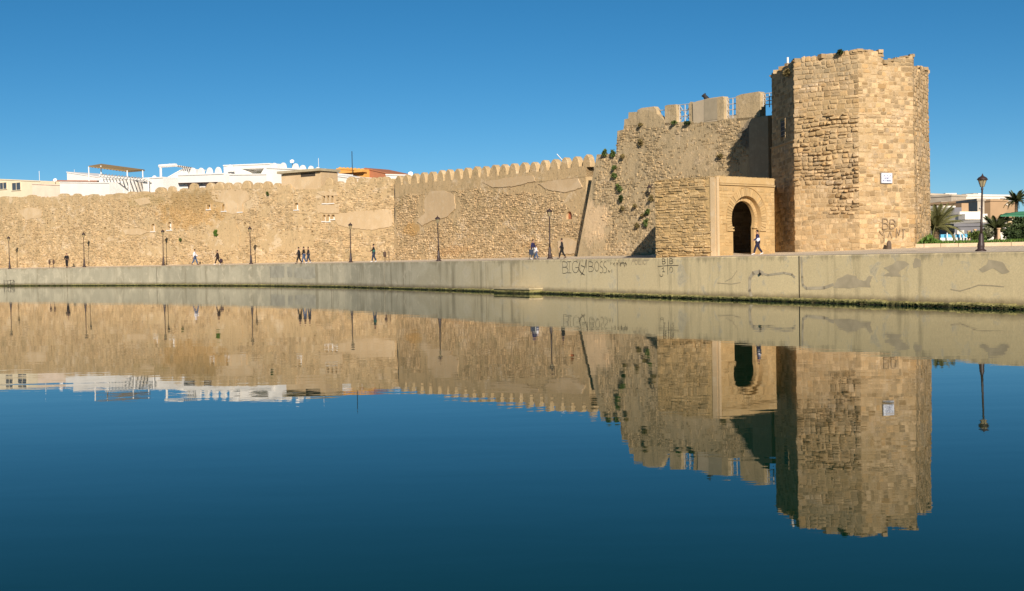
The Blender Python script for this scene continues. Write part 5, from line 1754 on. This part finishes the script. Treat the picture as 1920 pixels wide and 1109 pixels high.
# rooftop clutter: dishes and tanks
tank_m = plain('tank_grey', (.30, .31, .33), .6); 
for x, y, o, lab in ((104, 338, 7, 'small white satellite dish on the pinkish roof'), (290, 333, 6, 'small white satellite dish left of the white pergola'), (770, 326, 10, 'small white satellite dish behind the first merlons'), (548, 303, 12, 'small white satellite dish above the white battlements')):
    P = zc(x, y, o)
    r = empty('satellite_dish', P - Vector((0, 0, .8))); tag(r, lab, 'satellite dish')
    MB().bar(P - Vector((0, 0, 1.6)), P, .04, 5).build('pole', iron, r)
    m = MB().lathe([(.04, 0), (.17, .03), (.29, .09), (.30, .10), (.18, .05)], (0, 0, 0), 12)
    m.v = [tuple(P + Vector((a_, -c_ * .8 + b_ * .35 - .1, b_ * .85))) for a_, b_, c_ in m.v]
    m.build('dish', white_m, r)
for x, y, o, lab in ((252, 333, 10, 'grey water tank on the roof behind the slatted pergola'), (628, 322, 9, 'grey water tank between the white battlements and the orange house')):
    P = zc(x, y, o)
    MB().lathe([(.5, -1.2), (.55, -.3), (.45, -.05), (.15, 0)], P, 12).build('water_tank', tank_m)
    tag(bpy.data.objects['water_tank' if x == 252 else 'water_tank.001'], lab, 'water tank')

# ------------------------------------------------------------------ garden and town right of the tower
random.seed(51)
KD = (KERB1 - KERB0).normalized(); KN = Vector((-KD.y, KD.x))
kerb_m = stone_mat('kerb_stone', (0.56, 0.44, 0.30), (0.50, 0.38, 0.25), (0.60, 0.48, 0.34), 0.5, 0.2, bump=0.5)
rk = empty('garden_kerb', V2(KERB0, 2.8)); tag(rk, 'low pale stone kerb of the garden right of the tower', 'kerb')
u = 0.0
Lk = (KERB1 - KERB0).length
while u < Lk:
    w = U(.9, 1.6)
    a, b = KERB0 + KD * u, KERB0 + KD * min(u + w - .03, Lk)
    MB().prism([(p.x, p.y) for p in (a, b, b + KN * .45, a + KN * .45)], 2.5, 3.10 + U(-.01, .01)).build('kerb_stone', kerb_m, rk)
    u += w
m = MB()
a, b = KERB0 + KN * .3, KERB1 + KN * .3
m.add([(a.x, a.y, 3.02), (b.x, b.y, 3.02), (b.x + 40, b.y + 70, 3.06), (a.x - 4, a.y + 75, 3.06)], [[0, 1, 2, 3]])
tag(m.build('lawn', plain('garden_soil', (0.12, 0.11, 0.05), .95, .3, 1.0)), kind='structure')
m = MB()
for i in range(9000):
    t_ = R(); q = KERB0 + KD * (t_ * Lk) + KN * (.5 + 2.2 * R())
    h = U(.12, .34)
    px = proj((q.x, q.y, 3.2))[0]
    hump = math.exp(-((px - 1742) / 14) ** 2)
    z = 3.02 + hump * .5 * R()
    a = U(0, 2 * pi); d = Vector((math.cos(a), math.sin(a), 0)) * .05
    lean = Vector((U(-.12, .12), U(-.12, .12), h))
    p = Vector((q.x, q.y, z))
    m.add([p - d, p + d, p + lean], [[0, 1, 2]], R())
o = m.build('hedge_grass', lf3); tag(o, 'bright green low ground cover along the garden kerb', 'ground cover', kind='stuff')
# palms
def frond_mesh(L, droop, mt):
    m = MB()
    n = 16
    P = []
    for i in range(n + 1):
        t_ = i / n
        P.append(Vector((L * (t_ - .18 * t_ * t_), 0, L * (.42 * t_ - droop * t_ * t_))))
    for a, b in zip(P, P[1:]): m.bar(a, b, .03, 4, .025, tone=.6)
    for i in range(2, n * 3 + 1):
        t_ = i / (n * 3)
        k = min(int(t_ * n), n - 1); p = P[k].lerp(P[k + 1], t_ * n - k)
        ln = L * .20 * math.sin(pi * min(1, .15 + t_ * .85)) + .08
        for s in (-1, 1):
            q = p + Vector((ln * .55, s * ln * .8, -ln * .35))
            m.add([p + Vector((-.03, 0, 0)), p + Vector((.03, 0, 0)), q], [[0, 1, 2]], U(.2, 1))
    return m.mesh('frond', [mt])
def palm(px, Y, z0, trunk_h, L, label, mt, nf=30, tr=.22):
    P = W(px, Y, 430)
    r = empty('palm_tree', V2(P, z0)); tag(r, label, 'palm tree', 'palms in the garden')
    m = MB(); prof = []
    k = max(6, int(trunk_h / .18))
    for i in range(k):
        z = trunk_h * i / k
        prof += [(tr * (1.15 - .25 * i / k), z), (tr * (.98 - .25 * i / k), z + trunk_h / k * .7)]
    prof.append((tr * 1.05, trunk_h + .1))
    m.lathe(prof, (0, 0, 0), 9); m.build('trunk', plain('palm_bark', (.17, .115, .065), .95, .3, 6, .5), r, True)
    fm = [frond_mesh(L, d, mt) for d in (.25, .45, .75)]
    for i in range(nf):
        o = put('frond', fm[min(2, int(3 * i / nf))], r, True)
        o.location = (0, 0, trunk_h)
        o.rotation_euler = (U(-.2, .2), -0.9 + 1.15 * i / nf + U(-.1, .1), i * 2.399 + U(-.2, .2))
palmleaf = leaf_mat('palm_leaf', (0.10, 0.105, 0.035), (0.25, 0.235, 0.10))
palmdark = leaf_mat('palm_leaf_dark', (0.03, 0.045, 0.015), (0.10, 0.11, 0.04))
palm(1754, 90, 3.0, 1.4, 2.6, 'palm with long pale arching fronds half hidden behind the tower', palmleaf, 34, .3)
palm(1869, 100, 3.0, 1.3, 1.9, 'short stout palm standing between the garden columns', palmdark, 30, .26)
palm(1906, 130, 3.0, 5.0, 1.7, 'tall dark palm at the far right behind the green canopy', palmdark, 26, .2)
# columns
colm = plain('column_pink', (0.60, 0.40, 0.24), .85, .1, 2, .2)
for x, yt, Y, w, lab in ((1816.5, 433, 98, .11, 'pinkish garden column right of the blue pool'), (1828, 430, 104, .11, 'pale garden column left of the large lamp'), (1872.5, 428, 97, .12, 'pinkish garden column in front of the stout palm')):
    P = W(x, Y, 440); zt = at(x, yt, Y).z
    r = empty('garden_column', V2(P, 3.0)); tag(r, lab, 'column', 'columns in the garden')
    MB().box((P.x, P.y, 3.1), (w * 3.4, w * 3.4, .2)).build('plinth', colm, r)
    MB().lathe([(w * 1.15, 3.2), (w, zt - .15)], (P.x, P.y, 0), 10).build('shaft', colm, r)
    MB().lathe([(w, zt - .15), (w * 1.5, zt - .06), (w * 1.5, zt)], (P.x, P.y, 0), 10).build('capital', colm, r)
# green canopy
r = empty('garden_canopy', V2(W(1893, 100, 440), 3.0)); tag(r, 'flat green canopy on a thick stone post at the right edge', 'canopy')
P = W(1893, 100, 440)
MB().lathe([(.24, 3.0), (.20, at(1893, 412, 100).z), (.30, at(1893, 408.5, 100).z)], (P.x, P.y, 0), 10).build('post', plain('post_stone', (.52, .40, .24), .9, .15, 3, .3), r)
q = [at(1876, 406.5, 99), at(1970, 406.5, 99), at(1968, 403, 103), at(1886, 402, 103)]
gm = plain('green_canvas', (.05, .19, .10), .8, .1, 2)
MB().hexa(q, [p + Vector((0, 0, .12)) for p in q]).build('canopy_sheet', gm, r)
q2 = [q[0] + Vector((0.3, .5, .13)), q[1] + Vector((0, .5, .13)), q[2] + Vector((0, -.5, .13)), q[3] + Vector((.3, -.5, .13))]
tp = [q2[0].lerp(q2[2], .35) + Vector((0, 0, .25)), q2[1] + Vector((0, 1, .25)), q2[2] + Vector((0, -1, .25)), q2[0].lerp(q2[2], .4) + Vector((0, .2, .25))]
MB().hexa(q2, tp).build('canopy_crown', gm, r)
P = W(1945, 100, 440); MB().lathe([(.24, 3.0), (.2, at(1945, 408, 100).z)], (P.x, P.y, 0), 10).build('post', plain('post_stone2', (.52, .40, .24), .9, .15, 3, .3), r)
# bushes
def bush(x, y, Y, wpx, hpx, mt, lab, n=2600, size=.28):
    P = at(x, y, Y); k = Y / FPX
    r = empty('garden_bush', Vector((P.x, P.y, 3.0))); tag(r, lab, 'bush', 'garden bushes')
    leaves(P, (wpx * k / 2, wpx * k / 3, hpx * k / 2), n, size).build('foliage', mt, r)
    m = MB()
    for _ in range(7): m.bar((P.x + U(-.1, .1), P.y, 2.5), P + Vector((U(-1, 1) * wpx * k * .3, U(-.4, .4), U(-.2, .3) * hpx * k)), .05, 5, .02)
    m.build('branches', stem_m, r)
bush(1912, 438, 94, 56, 32, lf4, 'large dark rounded bush at the right edge below the canopy', 5200, .26)
bush(1914, 420, 112, 44, 26, lf4, 'dark tree-like bush behind the green canopy post', 2600, .3)
bush(1832, 443, 92, 30, 12, lf1, 'low green bush just left of the large lamp')
bush(1851, 438, 99, 22, 20, leaf_mat('leaf_greyish', (.07, .08, .04), (.20, .20, .12)), 'grey-green airy bush right of the large lamp', 1500, .22)
# pool
pr_ = empty('swimming_pool', V2(W(1790, 106, 445), 3.0)); tag(pr_, 'raised bright blue swimming pool with white rim behind the garden', 'pool')
A, B = W(1764, 106, 445), W(1814, 106, 445)
zb, zt = 3.0, at(1790, 439.5, 106).z
MB().prism([(A.x, A.y), (B.x, B.y), (B.x + 1.5, B.y + 6), (A.x + 1.5, A.y + 6)], zb, zt).build('pool_wall', plain('pool_blue', (.10, .40, .62), .5, .1, 1.5), pr_)
MB().prism([(A.x - .1, A.y - .15), (B.x + .1, B.y - .15), (B.x + .1, B.y - .02), (A.x - .1, A.y - .02)], zb, at(1790, 446, 106).z).build('rim', white_m, pr_)
for x in (1776, 1790, 1801, 1807):
    P = W(x, 105.6, 445); MB().bar((P.x, P.y, 3.0), (P.x, P.y, at(x, 437, 105.6).z), .06, 6).build('post', white_m, pr_)
P = W(1801, 105.4, 445); MB().lathe([(.05, 3.0), (.05, at(1801, 435, 105.4).z), (.2, at(1801, 433.5, 105.4).z), (.06, at(1801, 432, 105.4).z)], (P.x, P.y, 0), 8).build('shower_post', white_m, pr_)
# town buildings: front line at depth Y, picture rectangle, slight turn
beige = plain('town_beige', (.50, .41, .30), .9, .12, .5); greyb = plain('town_grey', (.42, .36, .28), .9, .12, .5); offw = plain('town_white', (.72, .66, .57), .9, .06, .5); tan = plain('town_tan', (.42, .275, .155), .9, .08, .4); shade = plain('town_slate_and_shade', (.17, .165, .175), .8, .1, .6)  # shade: slate tone, also painted in for shaded sides and recesses
def block(px0, px1, yt, Y, depth, mt, label, wins=(), turn=0.0, yb=None, extra=()):
    A, B = W(px0, Y, 420), W(px1, Y + turn, 420)
    d = (B - A).normalized(); inn = Vector((-d.y, d.x))
    zt = at((px0 + px1) / 2, yt, Y + turn / 2).z
    r = empty('town_building', V2((A + B) / 2 + inn * depth / 2, 2.6)); tag(r, label, 'building', 'town buildings right of the tower')
    MB().prism([(p.x, p.y) for p in (A, B, B + inn * depth, A + inn * depth)], 2.3, zt).build('wall', mt, r)
    A2, B2 = A - d * .15 - inn * .15, B + d * .15 - inn * .15
    MB().prism([(p.x, p.y) for p in (A2, B2, B2 + inn * (depth + .3), A2 + inn * (depth + .3))], zt + .003, zt + .35).build('roof', mt, r)
    f = Face(A, B, 2.3, zt); D3 = Vector((d.x, d.y, 0)); N3 = Vector((f.n.x, f.n.y, 0))
    for (x0, y0, x1, y1, *mm) in wins:
        p0, p1 = f.hit(x0, y1)[0], f.hit(x1, y0)[0]
        c = (p0 + p1) / 2
        wd, hh = abs(f.u_of(p1) - f.u_of(p0)), abs(p1.z - p0.z)
        w_ = MB().box(c, (wd, .1, hh), (D3, N3, z3)).build('window', mm[0] if mm else glassd, r)
        MB().box(c - z3 * (hh / 2 + .05) + N3 * .12, (wd + .2, .3, .1), (D3, N3, z3)).build('sill', offw, w_)
        for s in (-1, 1): MB().box(c + D3 * s * wd / 2 + N3 * .06, (.10, .12, hh), (D3, N3, z3)).build('frame', offw, w_)
    return r, f, D3, N3
block(1740, 1778, 367, 215, 14, beige, 'grey-beige apartment block nearest the tower, its left part hidden', ((1753, 380, 1756, 386), (1764, 376, 1769, 379), (1752, 392, 1755, 398)), 4)
block(1766, 1776, 382, 205, 8, greyb, 'narrow block with a shaded side beside the beige apartments', ((1769, 385, 1775, 390, shade),))  # flat dark panel puts the shaded side into the colour
block(1774, 1792, 366, 225, 12, offw, 'pale block with a rooftop tank in the middle distance', ((1777, 374, 1780, 378), (1786, 374, 1789, 378)), 0)
block(1784, 1812, 369, 210, 12, greyb, 'grey-beige block left of the long white one', ((1793, 374, 1795, 376), (1800, 374, 1802, 376)), 3)
block(1790, 1818, 378, 196, 9, beige, 'mid beige block with a dark recess above the white villa', ((1793, 386, 1799, 391, shade),), -2)  # recess is a flat panel with its shade painted on
r, f, D3, N3 = block(1812, 1899, 368.5, 235, 14, offw, 'long white block with a ribbon of dark windows and roof boxes', ((1845, 374, 1858, 377), (1860, 373.5, 1872, 377), (1874, 372.5, 1884, 376.5), (1886, 372, 1897, 376.5)), 6)
for x0, x1, y in ((1836, 1843, 362), (1845, 1855, 362)):
    a = f.hit(x0, 368, -3)[0]; b = f.hit(x1, y, -3)[0]
    MB().box((a + b) / 2, ((b - a).length * .8, 3, abs(b.z - a.z)), (D3, N3, z3)).build('roof_box', greyb if x0 == 1836 else offw, r)
block(1844, 1857, 379.5, 190, 10, tan, 'narrow tan wing left of the large tan building', ((1847, 387, 1849, 389), (1850, 387, 1852, 389)), 0)
block(1857, 1888, 378, 186, 12, tan, 'large plain tan building right of the large lamp', ((1886.5, 381, 1887.5, 384),), 2)
block(1888, 1906, 382, 200, 10, tan, 'lower tan building at the right behind the tall palm', (), 2)
r, f, D3, N3 = block(1757, 1802, 391, 165, 12, offw, 'white villa with a flat roof behind the pale palm', ((1783, 399, 1787, 403), (1778, 428, 1784, 438, shade)), 2)
r, f, D3, N3 = block(1800, 1836, 402, 158, 10, offw, 'white villa wing with a deep terrace and tan door', (), 1)
A = f.hit(1801, 402)[0]
for (x0, y0, x1, y1, mt) in ((1802, 388, 1821, 401.5, shade), (1821, 380, 1834, 401.5, tan), (1799, 388, 1803, 404, offw)):  # slate-dark box paints in the shade of the terrace
    p0, p1 = f.hit(x0, y1, -2.5)[0], f.hit(x1, y0, -2.5)[0]
    MB().box((p0 + p1) / 2, (abs(f.u_of(p1) - f.u_of(p0)), 1.2, abs(p1.z - p0.z)), (D3, N3, z3)).build('upper_wall', mt, r)
MB().box((f.hit(1801, 412, .6)[0] + f.hit(1836, 402.5, .6)[0]) / 2, (f.L + .5, 1.3, .75), (D3, N3, z3)).build('balcony', offw, r)
block(1833, 1846, 377, 176, 8, greyb, 'narrow grey stair tower behind the large lamp', ((1837, 386, 1841, 390), (1837, 402, 1841, 406)), 0)
r, f, D3, N3 = block(1790, 1850, 425, 132, 5, shade, 'low dark slate-roofed pavilion behind the pool', ((1795, 432, 1806, 441, offw), (1818, 433, 1824, 441)), 0)
block(1842, 1905, 417, 150, 6, offw, 'low white wall building behind the stout palm', (), 2)
